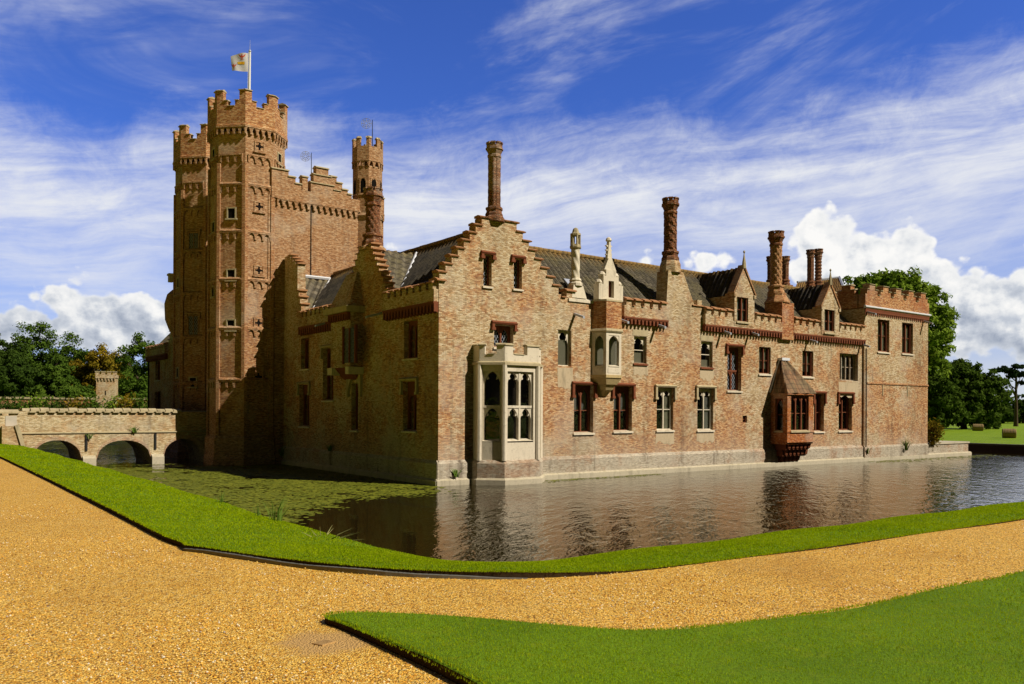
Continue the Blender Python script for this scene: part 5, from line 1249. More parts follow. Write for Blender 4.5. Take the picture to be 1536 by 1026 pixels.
def blade_mat(name, a, b, c_):
    s = NT(name); g = s.n('ShaderNodeNewGeometry'); rp = g.outputs['Random Per Island']; pos = g.outputs['Position']
    col = s.ramp(rp, [(0, a), (.55, b), (.9, c_), (1, (.30, .26, .06))])
    col = s.mix(s.step(s.noise(pos, .7, 4, .65), .38, .66), col, s.mix(.5, col, c_)); col = s.mix(s.math('MULTIPLY', s.step(s.noise(pos, 5.5, 4, .7), .48, .66), .35), col, s.mix(.55, col, (.05, .10, .002))); col = s.mix(s.math('MULTIPLY', s.step(s.noise(s.mapv(pos, (1, 1, 1), (5, 3, 0)), 2.2, 4, .7), .56, .7), .4), col, (.42, .46, .02))
    d = s.n('ShaderNodeBsdfDiffuse'); s.l(col, d.inputs['Color']); t = s.n('ShaderNodeBsdfTranslucent'); s.l(col, t.inputs['Color'])
    m_ = s.n('ShaderNodeMixShader'); m_.inputs[0].default_value = .48; s.l(d.outputs[0], m_.inputs[1]); s.l(t.outputs[0], m_.inputs[2]); s.l(m_.outputs[0], s.out.inputs['Surface']); return s.m
M['blade'] = blade_mat('grass blades', (.23, .34, .002), (.37, .52, .003), (.50, .60, .010))
def pip(x, y, poly):
    ins = np.zeros(len(x), bool); px, py = zip(*poly); j = len(poly)-1
    for i in range(len(poly)):
        c = ((py[i] > y) != (py[j] > y)) & (x < (px[j]-px[i])*(y-py[i])/(py[j]-py[i]+1e-12)+px[i]); ins ^= c; j = i
    return ins
fwd = math.atan2(math.cos(YAW), -math.sin(YAW)); fwd = math.atan2(U[1]*0+V[1]*1+0, 0) if False else math.atan2(ray(768, YH)[1], ray(768, YH)[0])
N_ = 330000
ang = rng.uniform(fwd-R(35), fwd+R(35), N_); dist = np.exp(rng.uniform(np.log(4.0), np.log(26), N_))
x, y = CAM[0]+dist*np.cos(ang), CAM[1]+dist*np.sin(ang)
poly = edge+[(50, -60), (-10, -60)]
k = pip(x, y, poly); x, y, dist = x[k], y[k], dist[k]
z = ZP+.07+.02*np.sin(x*.9+.5)*np.sin(y*.8)+.012*np.sin(x*3.1+y*2.2)
C1 = blades(x, y, z, dist, .95)
# a fringe leaning over the cut edge
ex, ey = [], []
for (ax, ay), (bx_, by_) in zip(edge, edge[1:]):
    ln = math.hypot(bx_-ax, by_-ay); dd = math.hypot(ax-CAM[0], ay-CAM[1])
    if dd > 25: continue
    k_ = int(ln*260/max(1, dd/5)); t = rng.uniform(0, 1, k_); ex.append(ax+(bx_-ax)*t+rng.normal(0, .012, k_)); ey.append(ay+(by_-ay)*t+rng.normal(0, .012, k_))
ex, ey = np.concatenate(ex), np.concatenate(ey); C2 = blades(ex, ey, np.full(len(ex), ZP+.055), np.hypot(ex-CAM[0], ey-CAM[1]), .75)
add_tris('lawn_grass', np.concatenate([C1, C2]), M['blade'], 'bright green mown grass of the lawn in the near corner', 'grass')
fa = np.array(fine); seg = np.hypot(fa[1:, 0]-fa[:-1, 0], fa[1:, 1]-fa[:-1, 1])
mid = (fa[1:, :2]+fa[:-1, :2])/2; dm_ = np.hypot(mid[:, 0]-CAM[0], mid[:, 1]-CAM[1]); wgt = seg/np.maximum(dm_, 5)**1.7; wgt /= wgt.sum()
NB = 260000; idx = rng.choice(len(seg), NB, p=wgt); f_ = rng.uniform(0, 1, NB); row = fa[idx]*(1-f_)[:, None]+fa[idx+1]*f_[:, None]
t = rng.beta(.95, .95, NB)*1.16; t = np.where(rng.uniform(0, 1, NB) < .05, rng.normal(.004, .006, NB), t)
x = row[:, 0]+(row[:, 2]-row[:, 0])*t; y = row[:, 1]+(row[:, 3]-row[:, 1])*t
lh = .016+.05*np.clip((-11.6-row[:, 0])/1.2, 0, 1); z = ZP+lh-(.045+lh)*t-.10*t**3+.015*np.sin(x*2.1+y*1.3)*np.minimum(1, np.abs(t)*5); z = np.where(t > 1, ZP-.16-2.6*(t-1)-6*(t-1)**2, z)
d = np.hypot(x-CAM[0], y-CAM[1]); vis = d < 70
add_tris('bank_grass', blades(x[vis], y[vis], z[vis], d[vis], .72), M['blade'], 'bright green mown grass of the strip round the moat', 'grass')
# loose pebbles
N_ = 60000
ang = rng.uniform(fwd-R(35), fwd+R(36), N_); dist = np.exp(rng.uniform(np.log(2.6), np.log(16), N_))
x, y = CAM[0]+dist*np.cos(ang), CAM[1]+dist*np.sin(ang)
bankpoly = [(r[0], r[1]) for r in fine]+[(50, 30), (-12, 30)]
k = ~pip(x, y, poly) & ~pip(x, y, bankpoly) & (np.hypot(x-dr[0], y-dr[1]) > .42+.25*rng.uniform(0, 1, N_)); x, y, dist = x[k], y[k], dist[k]; n = len(x)
r = rng.uniform(.0035, .0085, n)*(1+dist*.03); a0 = rng.uniform(0, 6.28, n)
base = np.stack([np.stack([x+r*np.cos(a0+q*np.pi/2)*rng.uniform(.7, 1.3, n), y+r*np.sin(a0+q*np.pi/2)*rng.uniform(.7, 1.3, n), np.full(n, ZP-.001)], 1) for q in range(4)], 1)
apx = np.stack([x+r*rng.uniform(-.3, .3, n), y+r*rng.uniform(-.3, .3, n), ZP+r*rng.uniform(.6, 1.15, n)], 1)
T = np.stack([np.stack([base[:, q], base[:, (q+1) % 4], apx], 1) for q in range(4)], 1).reshape(-1, 3)
# share corners so each stone is one island
vv = np.concatenate([base, apx[:, None]], 1).reshape(-1, 3); ii = (np.arange(n)[:, None, None]*5+np.array([[0, 1, 4], [1, 2, 4], [2, 3, 4], [3, 0, 4]])[None]).reshape(-1)
me = bpy.data.meshes.new('pebbles'); me.vertices.add(len(vv)); me.vertices.foreach_set('co', vv.astype('f').ravel()); me.loops.add(len(ii)); me.loops.foreach_set('vertex_index', ii.astype('i'))
me.polygons.add(len(ii)//3); me.polygons.foreach_set('loop_start', np.arange(0, len(ii), 3, dtype='i')); me.update(calc_edges=True)
s = NT('loose pebbles'); rp = s.n('ShaderNodeNewGeometry').outputs['Random Per Island']
s.bsdf(s.ramp(rp, [(0, (.18, .065, .008)), (.25, (.58, .25, .025)), (.5, (.85, .43, .045)), (.8, (.94, .62, .15)), (.96, (.85, .76, .58)), (1, (.3, .22, .16))]), .7, None, spec=.3)
me.materials.append(s.m); o = bpy.data.objects.new('pebbles', me); COL.objects.link(o); tag(o, 'loose golden pebbles scattered over the gravel path', 'gravel', kind='stuff')

# ================================================================== TREES AND PLANTS
def leaf_mat(name, a, b, c_, tr=.3):
    s = NT(name); g = s.n('ShaderNodeNewGeometry'); rp = g.outputs['Random Per Island']; pos = g.outputs['Position']
    col = s.ramp(s.math('ADD', s.math('MULTIPLY', rp, .55), s.math('MULTIPLY', s.step(s.noise(pos, .45, 4, .6), .3, .7), .45)), [(0, a), (.5, b), (1, c_)])
    d = s.n('ShaderNodeBsdfDiffuse'); s.l(col, d.inputs['Color']); t = s.n('ShaderNodeBsdfTranslucent'); s.l(col, t.inputs['Color'])
    m_ = s.n('ShaderNodeMixShader'); m_.inputs[0].default_value = tr; s.l(d.outputs[0], m_.inputs[1]); s.l(t.outputs[0], m_.inputs[2]); s.l(m_.outputs[0], s.out.inputs['Surface']); return s.m
LM = {'dark': leaf_mat('dark leaves', (0.025, 0.047, 0.009), (0.048, 0.087, 0.014), (0.082, 0.133, 0.020)),
      'mid': leaf_mat('green leaves', (0.041, 0.080, 0.011), (0.082, 0.146, 0.018), (0.136, 0.212, 0.029)),
      'bright': leaf_mat('fresh leaves', (0.088, 0.145, 0.016), (0.175, 0.272, 0.029), (0.298, 0.391, 0.052)),
      'autumn': leaf_mat('autumn leaves', (0.105, 0.093, 0.010), (0.245, 0.187, 0.018), (0.455, 0.289, 0.026)),
      'pine': leaf_mat('pine needles', (.014, .028, .012), (.026, .048, .018), (.045, .07, .024), .15)}
LM['olive'] = leaf_mat('olive green leaves', (.036, .066, .010), (.070, .120, .016), (.125, .185, .028))
M['bark'] = simple_mat('grey brown bark', (.09, .065, .045), .9, .1, var=.5, scale=3)
def leaf_quads(P, size, outw=None, elong=1.6):
    n = len(P); nrm = rng.normal(0, 1, (n, 3)); 
    if outw is not None: nrm = nrm*.7+outw
    nrm[:, 2] += .35; nrm /= np.linalg.norm(nrm, axis=1, keepdims=True)
    t = np.cross(nrm, rng.normal(0, 1, (n, 3))); t /= np.linalg.norm(t, axis=1, keepdims=True)+1e-9; b = np.cross(nrm, t)
    s = size*rng.uniform(.55, 1.25, n)[:, None]
    c = np.stack([P-t*s*elong*.5, P-b*s*.36+t*s*.05, P+t*s*elong*.5, P+b*s*.36-t*s*.05], 1)
    return c.reshape(-1, 3)
def tree(name, label, cat, x, y, z0, h, lobes, leaf, nclump, per, lsize, trunk_r, trunk_h, group=None, clump_r=.11, limbs=9, flatten=.75, shell=.62):
    """tapered trunk with limbs, and a crown of many leaf clumps spread through lobes (cx,cy,cz,rx,ry,rz) in units of the height"""
    root = empty(name, (x, y, z0), label, cat, group); pts, outs = [], []; cents = []
    vol = np.array([l[3]*l[4]*l[5] for l in lobes])**.67; vol /= vol.sum()
    for li, L_ in enumerate(lobes):
        for _ in range(max(3, int(nclump*vol[li]))):
            v = rng.normal(0, 1, 3); v /= np.linalg.norm(v); rr = rng.uniform(shell, 1.0)**.8
            c = np.array(L_[:3])+v*rr*np.array(L_[3:6]); cents.append(c); r_ = clump_r*rng.uniform(.6, 1.3)
            q = rng.normal(0, 1, (per, 3)); q /= np.linalg.norm(q, axis=1, keepdims=True); q *= (rng.uniform(0, 1, (per, 1))**.45)*r_; q[:, 2] *= flatten
            pts.append(c+q); outs.append(q/r_+v*.6)
    Pn = np.concatenate(pts)*h+np.array([x, y, z0]); On = np.concatenate(outs)
    me = bpy.data.meshes.new('crown'); co = leaf_quads(Pn, lsize, On)
    me.vertices.add(len(co)); me.vertices.foreach_set('co', co.astype('f').ravel()); me.loops.add(len(co)); me.loops.foreach_set('vertex_index', np.arange(len(co), dtype='i'))
    me.polygons.add(len(co)//4); me.polygons.foreach_set('loop_start', np.arange(0, len(co), 4, dtype='i')); me.update(calc_edges=True); me.materials.append(LM[leaf])
    o = bpy.data.objects.new('crown', me); COL.objects.link(o); o.parent = root; o.location = (-x, -y, -z0)
    m = MB(); th = trunk_h*h; wob = [random.uniform(-.012, .012)*h for _ in range(8)]
    tr = [(x+wob[i]*(i/5), y+wob[i+1]*(i/5), z0-.3+(th+.3)*i/5) for i in range(6)]
    m.tube(tr, [trunk_r*(1.35-.16*i) if i else trunk_r*1.7 for i in range(6)], 9)
    for i in range(min(limbs, len(cents))):
        c = cents[rng.integers(len(cents))]; e = Vector((c[0]*h+x, c[1]*h+y, c[2]*h+z0)); t_ = random.uniform(.55, 1.0)
        b = Vector(tr[0]).lerp(Vector(tr[-1]), t_); mid_ = b.lerp(e, .5)+Vector((0, 0, -.03*h))
        m.tube([b, mid_, e], [trunk_r*.45, trunk_r*.28, trunk_r*.1], 6)
    m.build('trunk', M['bark'], root); return root
rt_y = -ray(768, YH)[0]
rt_x = ray(768, YH)[1]
def put(px, dist): return AT(px, dist)
GRP = 'trees beyond the garden wall'
def broad(w, seed=0, base=.12):   # a rounded many-lobed crown, w = width over height
    r_ = random.Random(seed); L_ = [(0, 0, .56, w*.34, w*.34, .36)]
    for k in range(7):
        a = k*.9+r_.random(); L_.append((math.cos(a)*w*.27, math.sin(a)*w*.27, r_.uniform(base+.15, .78), w*r_.uniform(.16, .26), w*r_.uniform(.16, .26), r_.uniform(.13, .22)))
    L_.append((0, 0, .85, w*.18, w*.18, .14)); return L_
left_trees = [  # px, dist, top py, width ratio, leaf, label
    (-14, 116, 500, .85, 'dark', 'dark green tree cut off by the left edge of the view'),
    (55, 122, 484, .95, 'mid', 'tallest broad green tree left of the garden turret'),
    (104, 128, 520, 1.15, 'dark', 'rounded dark green tree beside the tallest one'),
    (148, 124, 520, .8, 'autumn', 'yellowing autumn tree behind the garden turret'),
    (185, 135, 533, 1.0, 'dark', 'low dark tree filling the gap right of the yellowing one'),
    (212, 116, 496, .75, 'mid', 'green tree with loose spreading crown next to the gatehouse'),
    (20, 108, 535, 1.1, 'dark', 'low dark bushy tree in front at far left'),
    (84, 110, 545, 1.2, 'mid', 'low green bushy tree behind the garden wall'),
    (245, 128, 522, .9, 'dark', 'dark tree half hidden by the gatehouse')]
for i, (px, ds, ty, wr, lf, lb) in enumerate(left_trees):
    X, Y = put(px, ds); zt = ZAT(ty, ds); h = zt-.9
    tree('broadleaf_tree', lb, 'tree', X, Y, .9, h, broad(wr, i), lf, 210 if i != 5 else 190, 95, .28, .34, .45, GRP, clump_r=.07, shell=.5)
X, Y = put(1345, 118); h = ZAT(401, 118)-.6    # great tree behind the end tower
PL = [(-.25, .85, .12, .12), (-.17, .86, .13, .12), (-.02, .90, .13, .09), (.09, .88, .13, .10), (.19, .80, .11, .10), (-.10, .88, .14, .12), (.04, .85, .15, .14), (.14, .78, .13, .15), (.23, .66, .13, .16), (.26, .52, .11, .14), (.10, .62, .22, .2), (-.12, .66, .2, .2), (.16, .40, .15, .16), (.05, .25, .2, .2), (.24, .36, .08, .08), (.29, .60, .07, .07)]
tree('poplar_tree', 'tall light green tree rising behind the end tower', 'tree', X, Y, .6, h, [(u*rt_x, u*rt_y, z_, r_, r_, q_) for u, z_, r_, q_ in PL], 'bright', 560, 70, .46, .55, .5, clump_r=.048, limbs=16, shell=.2)
X, Y = put(1446, 124); h = ZAT(531, 124)-.6
tree('hornbeam_tree', 'broad rounded dark green tree between the end tower and the lawn', 'tree', X, Y, .6, h, broad(1.25, 31, .02)+[(-.2, .15, .55, .34, .34, .3), (.22, -.16, .5, .34, .34, .3), (0, 0, .62, .4, .4, .3), (.3, -.2, .25, .28, .28, .24), (-.3, .2, .25, .28, .28, .24), (0, -.1, .2, .4, .4, .2)], 'olive', 640, 66, .36, .34, .3, clump_r=.072, shell=.3)
X, Y = put(1398, 112); h = ZAT(556, 112)-.6
tree('bushy_tree', 'dark bushy tree at the foot of the tall light green tree', 'tree', X, Y, .6, h, broad(1.1, 33, .0)+[(0, 0, .2, .4, .4, .2)], 'olive', 260, 60, .34, .3, .3, clump_r=.08, shell=.45)
X, Y = put(1524, 150); h = ZAT(545, 150)-.6
tree('cedar_tree', 'lone pine with flat dark plates of foliage on a bare trunk at the right edge', 'tree', X, Y, .6, h,
     [(-.16, .1, .93, .24, .24, .05), (.05, 0, .98, .16, .16, .04), (.16, -.1, .86, .25, .25, .05), (-.2, .15, .74, .16, .16, .04), (.2, -.12, .73, .2, .2, .045), (.02, .0, .86, .18, .18, .05)], 'pine', 80, 60, .42, .26, .88, clump_r=.05, flatten=.4, shell=.1)
for px, ds, ty, wr, lb in ((1500, 190, 590, 1.5, 'distant dark tree left of the lone pine'), (1536, 195, 588, 1.6, 'distant dark tree behind the lone pine'), (1580, 200, 585, 1.6, 'distant dark tree at the right edge'), (1470, 200, 600, 1.5, 'distant dark tree behind the rounded tree')):
    X, Y = put(px, ds); h = ZAT(ty, ds)-.6; tree('broadleaf_tree', lb, 'tree', X, Y, .6, h, broad(wr, int(px), .0)+[(0, 0, .2, .5, .5, .2)], 'dark', 80, 40, .6, .4, .3, 'trees beyond the meadow', clump_r=.11)
# a thick belt of wood behind everything at the left
def belt(px0, px1, ds, ty, name, label):
    pts = []
    for _ in range(520):
        px = random.uniform(px0, px1); d_ = ds*random.uniform(.95, 1.12); X, Y = AT(px, d_); zt = ZAT(ty, d_)*random.uniform(.75, 1.05); zc = random.uniform(.3, 1)*zt
        q = rng.normal(0, 1, (46, 3)); q /= np.linalg.norm(q, axis=1, keepdims=True); pts.append(np.array([X, Y, zc])+q*(rng.uniform(0, 1, (46, 1))**.4)*1.5)
    co = leaf_quads(np.concatenate(pts), .65); o = add_tris(name, co, LM['dark'], label, 'woodland', per=4)
belt(-80, 330, 150, 556, 'woodland', 'dark belt of woodland behind the garden trees')
belt(1370, 1640, 230, 606, 'woodland', 'far dark strip of woodland beyond the meadow')
# garden wall with its little turret
gd = 92.0
gA, gB = AT(-60, gd), AT(262, gd+6); dv = Vector((gB[0]-gA[0], gB[1]-gA[1])); gl = dv.length; dv.normalize()
GF = Fr(gA, (dv.x, dv.y), (dv.y, -dv.x)); zw = ZAT(600, gd)
gw = empty('garden_wall', (*gA, .9), 'old brick garden wall hung with climbers beyond the bridge', 'garden wall')
m = MB(); m.box(GF, 0, gl, -.5, 0, -.5, zw-.15); m.build('wall', M['brick_tower'], gw)
m = MB(); k = int(gl/1.1)
for i in range(k): a = gl*i/k; m.box(GF, a+.03, a+gl/k-.03, -.6, .1, zw-.15, zw+random.uniform(0, .12))
m.build('coping', M['stone_lich'], gw)
tx, ty_ = AT(157, gd-1.5); TFg = Fr((tx, ty_), (dv.x, dv.y), (dv.y, -dv.x)); hw = .5*27*gd/FOC; ztp = ZAT(561, gd)
gt = empty('garden_turret', (tx, ty_, .9), 'small square embattled brick turret on the garden wall', 'turret')
m = MB(); wallgrid(m, TFg, [(-hw*.86, hw, -.5, ztp-.75)], [(-.02, .12, ztp-2.6, ztp-2.1)], -2.0, 0); m.build('wall', M['brick_bridge'], gt)
m = MB(); c = MB(); arcade(m, TFg, -hw*.9, hw*1.04, ztp-1.02, ztp-.72, 0, .1, .3, .6); m.box(TFg, -hw*.92, hw*1.06, -2.05, .1, ztp-.7, ztp-.35)
for i in range(4): a = -hw*.92+i*(hw*1.98)/3.4; m.box(TFg, a, a+.34, -.2, .1, ztp-.35, ztp-.08); c.box(TFg, a-.04, a+.38, -.24, .14, ztp-.08, ztp)
o = m.build('battlement', M['brick'], gt); c.build('coping', M['stone_lich'], o)
def bush(name, label, cat, x, y, z, w, h, leaf, n, ls, group=None, stems=True):
    root = empty(name, (x, y, z), label, cat, group); P = rng.normal(0, 1, (n, 3)); P /= np.linalg.norm(P, axis=1, keepdims=True); P *= rng.uniform(.2, 1, (n, 1))**.5
    P *= 1+.25*np.sin(P[:, :1]*7+P[:, 1:2]*5); P = P*np.array([w/2, w/2, h/2])+np.array([x, y, z+h/2])
    co = leaf_quads(P, ls); me = bpy.data.meshes.new('foliage'); me.vertices.add(len(co)); me.vertices.foreach_set('co', co.astype('f').ravel()); me.loops.add(len(co)); me.loops.foreach_set('vertex_index', np.arange(len(co), dtype='i'))
    me.polygons.add(len(co)//4); me.polygons.foreach_set('loop_start', np.arange(0, len(co), 4, dtype='i')); me.update(calc_edges=True); me.materials.append(LM[leaf]); o = bpy.data.objects.new('foliage', me); COL.objects.link(o); o.parent = root; o.location = (-x, -y, -z)
    m = MB()
    for k in range(6): a = k*1.05; m.tube([(x, y, z-.05), (x+w*.2*math.cos(a), y+w*.2*math.sin(a), z+h*.4), (x+w*.36*math.cos(a), y+w*.36*math.sin(a), z+h*.8)], [.03, .02, .008], 4)
    m.build('stems', M['bark'], root); return root
for px, w, lf, top, lb in ((35, 3.4, 'mid', 601, 'green climber between the dark one and the bright heap on the garden wall'), (90, 3.2, 'dark', 601, 'dark green shrub right of the bright heap on the garden wall'), (138, 2.6, 'mid', 600, 'green shrub at the left foot of the garden turret'), (8, 3.6, 'dark', 600, 'dark climber at the left end of the garden wall'), (62, 3.2, 'bright', 592, 'bright green climber heaped over the garden wall'), (118, 3.0, 'autumn', 601, 'yellowish shrub left of the garden turret'),
                       (172, 2.6, 'bright', 598, 'pale green shrub right of the garden turret'), (192, 2.6, 'autumn', 594, 'yellow shrub on the garden wall near the gatehouse'), (212, 2.4, 'mid', 597, 'green shrub on the garden wall beside the gatehouse')):
    X, Y = AT(px, gd-3.5); bush('climbing_shrub', lb, 'shrub', X, Y, .8, w, ZAT(top, gd-3)-.8, lf, 1100, .24, 'shrubs along the garden wall')
bush('terrace_shrub', 'brownish green shrub on the terrace at the foot of the end tower', 'shrub', 38.75, -.05, .75, 1.35, 1.75, 'autumn', 900, .15)
# weeds rooted in the footing, reeds on the lip
def tuft(name, label, cat, x, y, z, n, h, spread, mat, group=None, w=.012):
    m = MB()
    for k in range(n):
        a = random.random()*6.28; r_ = spread*random.random(); hh = h*random.uniform(.5, 1.1); bx0, by0 = x+.3*r_*math.cos(a), y+.3*r_*math.sin(a)
        tip = (bx0+r_*math.cos(a), by0+r_*math.sin(a), z+hh*random.uniform(.75, 1)); mid_ = (bx0+.35*r_*math.cos(a), by0+.35*r_*math.sin(a), z+hh*.62)
        m.tube([(bx0, by0, z-.03), mid_, tip], [w, w*.8, w*.15], 3)
    return tag(m.build(name, mat, None), label, cat, group)
rm = simple_mat('dry reed', (.26, .25, .09), .8, .1, var=.5, scale=10); rg = simple_mat('green reed', (.13, .22, .03), .8, .1, var=.4, scale=10)
for px, py, n, h, sp, mt, lb in ((331, 762, 14, .42, .18, rg, 'small clump of upright green reeds on the bank lip, nearest the bridge'), (388, 782, 8, .36, .15, rg, 'sparse green reeds on the bank lip, second from the bridge'),
                             (412, 792, 16, .62, .25, rg, 'tallest clump of green reeds on the bank lip'), (446, 806, 9, .32, .22, rm, 'thin dry reeds on the bank lip'), (482, 818, 26, .34, .5, rm, 'tangle of bleached dry stems drooping over the bank lip')):
    X, Y = G(px, py, ZP-.22); tuft('reed_clump', lb, 'reeds', X, Y, ZP-.3, n, h, sp, mt, 'reeds along the bank lip', .009)
for fr_, s_, z_, n, h, lb in ((FRONT, .75, .36, 26, .34, 'leafy weed rooted in the footing near the house corner'), (FRONT, 35.0, .6, 30, .75, 'tall weed rooted in the plinth of the end tower'), (FRONT, 30.6, .5, 18, .4, 'small weed by the drainpipe foot'),
                          (LEFT, 9.7, 1.0, 16, .35, 'weed on the shaded side plinth'), (LEFT, 15.9, .5, 18, .5, 'weed in the angle between the house and the gatehouse')):
    p = fr_.p(s_, .2, z_); tuft('wall_weed', lb, 'weed', p[0], p[1], z_, n, h, h*.7, rg, 'weeds growing from the footings', .02)
for px, py, n, lb in ((202, 645, 24, 'weed hanging from the bridge string course over the middle arch'), (134, 654, 12, 'small weed on the bridge beside the drainpipe')):
    X = F(px, py, BRY)[0]; Z = F(px, py, BRY)[1]; tuft('bridge_weed', lb, 'weed', X, BRY-.08, Z-.1, n, .35, .3, rg, 'weeds on the bridge', .018)
# hay bales
hm = NT('straw'); pos = hm.pos(); hm.bsdf(hm.mix(hm.noise(pos, 9, 5, .75), (.15, .10, .045), (.40, .29, .14)), .95, hm.noise(pos, 25, 3), .8, .05, .1)
for px, py, ds, r_, ln, rz, lb in ((1467, 643.5, 111, .47, 1.25, -1.0, 'round straw bale lying on the meadow near the rounded tree'), (1514, 655, 80, .46, 1.15, -1.1, 'round straw bale lying on the meadow nearest the moat')):
    X, Y = AT(px, ds); b = empty('hay_bale', (X, Y, .62), lb, 'hay bale', 'straw bales on the meadow'); fr = Fr((X, Y), (math.cos(rz), math.sin(rz)), (-math.sin(rz), math.cos(rz)))
    m = MB(); n = 28; rows = []
    for s_, k_ in ((-ln/2, .0), (-ln/2, .9), (-ln/2+.05, 1.0), (-ln*.2, 1.02), (ln*.2, 1.01), (ln/2-.05, 1.0), (ln/2, .9), (ln/2, .0)):
        rows.append([fr.p(s_, k_*r_*math.cos(2*math.pi*j/n)*(1+.015*math.sin(j*3)), .62+r_*.95+k_*r_*.97*math.sin(2*math.pi*j/n)) for j in range(n)])
    m.grid(rows, close=True); m.build('roll', hm.m, b)
    m = MB()
    for s_ in (-ln*.3, -ln*.1, ln*.1, ln*.3):
        m.tube([fr.p(s_, r_*1.03*math.cos(2*math.pi*j/n), .62+r_*.95+r_*1.0*math.sin(2*math.pi*j/n)) for j in range(n+1)], .012, 4)
    m.build('twine', simple_mat('twine', (.2, .16, .1)), b)

# ================================================================== LIGHT, SKY, CAMERA
SUN_AZ, SUN_EL = R(32), R(43)
sv_ = Vector((math.sin(SUN_AZ)*math.cos(SUN_EL), -math.cos(SUN_AZ)*math.cos(SUN_EL), math.sin(SUN_EL)))
sl = bpy.data.lights.new('sun', 'SUN'); sl.energy = 5.0; sl.angle = R(.53); sl.color = (1.0, .91, .76)
so = bpy.data.objects.new('sun', sl); COL.objects.link(so); so.rotation_euler = sv_.to_track_quat('Z', 'Y').to_euler(); so.location = (30, -60, 60)
wd = bpy.data.worlds.new('World'); scene.world = wd; wd.use_nodes = True
class WT(NT):
    def __init__(s, tree): s.t = tree; tree.nodes.clear()
    def noise(s, vec, scale, detail=3, rough=.55, dist=0.0):
        nd = s.n('ShaderNodeTexNoise', noise_dimensions='2D'); nd.inputs['Scale'].default_value = scale
        nd.inputs['Detail'].default_value = detail; nd.inputs['Roughness'].default_value = rough; nd.inputs['Distortion'].default_value = dist
        s.l(vec, nd.inputs['Vector']); return nd.outputs['Fac']
w = WT(wd.node_tree); wo = w.n('ShaderNodeOutputWorld'); bg = w.n('ShaderNodeBackground'); w.l(bg.outputs[0], wo.inputs['Surface'])
sky = w.n('ShaderNodeTexSky'); sky.sky_type = 'NISHITA'; sky.sun_disc = False; sky.sun_elevation = SUN_EL; sky.sun_rotation = math.atan2(sv_.x, sv_.y); sky.ozone_density = 3.0; sky.dust_density = .4; sky.air_density = 1.0
dirv = w.n('ShaderNodeTexCoord').outputs['Generated']; xyz = w.sep(dirv)
az = w.math('SUBTRACT', fwd, w.math('ARCTAN2', xyz[1], xyz[0])); az = w.math('SUBTRACT', w.math('FLOORED_MODULO', w.math('ADD', az, math.pi), 2*math.pi), math.pi)   # to the right of the house corner is positive
el = w.math('ARCSINE', xyz[2])
def AE(px, py): a = math.atan((px-768)/FOC); return a, math.atan((YH-py)/FOC*math.cos(a))
def vec(a, b, c_=0.0):
    if c_: b = w.math('ADD', b, c_*7)
    n = w.n('ShaderNodeCombineXYZ'); w.setin(n.inputs[0], a); w.setin(n.inputs[1], b); w.setin(n.inputs[2], c_); return n.outputs[0]
# cirrus veil: its upper rim climbs to the right
fc = w.n('ShaderNodeFloatCurve'); cv = fc.mapping.curves[0]
rim = [(-620, 90), (0, 150), (130, 205), (260, 165), (460, 180), (640, 215), (800, 190), (980, 175), (1130, 172), (1300, 122), (1536, 58), (2200, -60)]
pts_ = [((AE(px, 0)[0]+1.0)/2, AE(px, py)[1]) for px, py in rim]
cv.points[0].location = (0, pts_[0][1]); cv.points[1].location = (1, pts_[-1][1])
for p in pts_: cv.points.new(*p)
fc.mapping.update(); w.setin(fc.inputs['Value'], w.math('MULTIPLY', w.math('ADD', az, 1.0), .5)); rimel = fc.outputs[0]
tlt2 = w.math('SUBTRACT', el, w.math('MULTIPLY', az, .10))
warp = w.noise(vec(w.math('MULTIPLY', az, 2.2), w.math('MULTIPLY', el, 5)), 1.0, 3)
tilt = w.math('SUBTRACT', el, w.math('MULTIPLY', w.math('MAXIMUM', az, -.1), .42))
st1 = w.noise(vec(w.math('MULTIPLY', az, 3.2), w.math('ADD', w.math('MULTIPLY', tlt2, 26), w.math('MULTIPLY', warp, 2.2)), 1.7), 1.0, 6, .62, .25)
st2 = w.noise(vec(w.math('MULTIPLY', az, 9), w.math('ADD', w.math('MULTIPLY', tlt2, 75), w.math('MULTIPLY', warp, 3)), 4.2), 1.0, 6, .65, .2)
puff = w.noise(vec(w.math('MULTIPLY', az, 14), w.math('MULTIPLY', tlt2, 22), 8.8), 1.0, 6, .68, .3)
streak = w.math('ADD', w.math('ADD', w.math('MULTIPLY', st1, .5), w.math('MULTIPLY', st2, .3)), w.math('MULTIPLY', puff, .2))
below = w.math('SUBTRACT', rimel, el)
body_ = w.step(w.math('ADD', below, w.math('MULTIPLY', w.math('SUBTRACT', w.math('ADD', w.math('MULTIPLY', puff, .5), w.math('MULTIPLY', st1, .5)), .5), .15)), -.03, .10)
fade = w.math('SUBTRACT', 1.0, w.math('MULTIPLY', w.step(below, .08, .24), .45))
veil = w.math('MULTIPLY', w.math('MULTIPLY', body_, fade), w.math('MULTIPLY_ADD', w.step(w.math('ADD', streak, w.math('MULTIPLY', w.math('SUBTRACT', .12, below), .9)), .28, .72), .66, .34))
wz = w.noise(vec(w.math('MULTIPLY', az, 3.0), w.math('MULTIPLY', tilt, 8.0), 3.1), 1.0, 6, .62, .5)
wisps = w.math('MULTIPLY', w.math('MULTIPLY', w.step(wz, .42, .78), w.step(streak, .28, .70)), .55)
thin = w.math('MULTIPLY', w.math('MAXIMUM', w.math('MULTIPLY', veil, 1.05), wisps), w.step(w.math('ABSOLUTE', az), 1.0, .66))
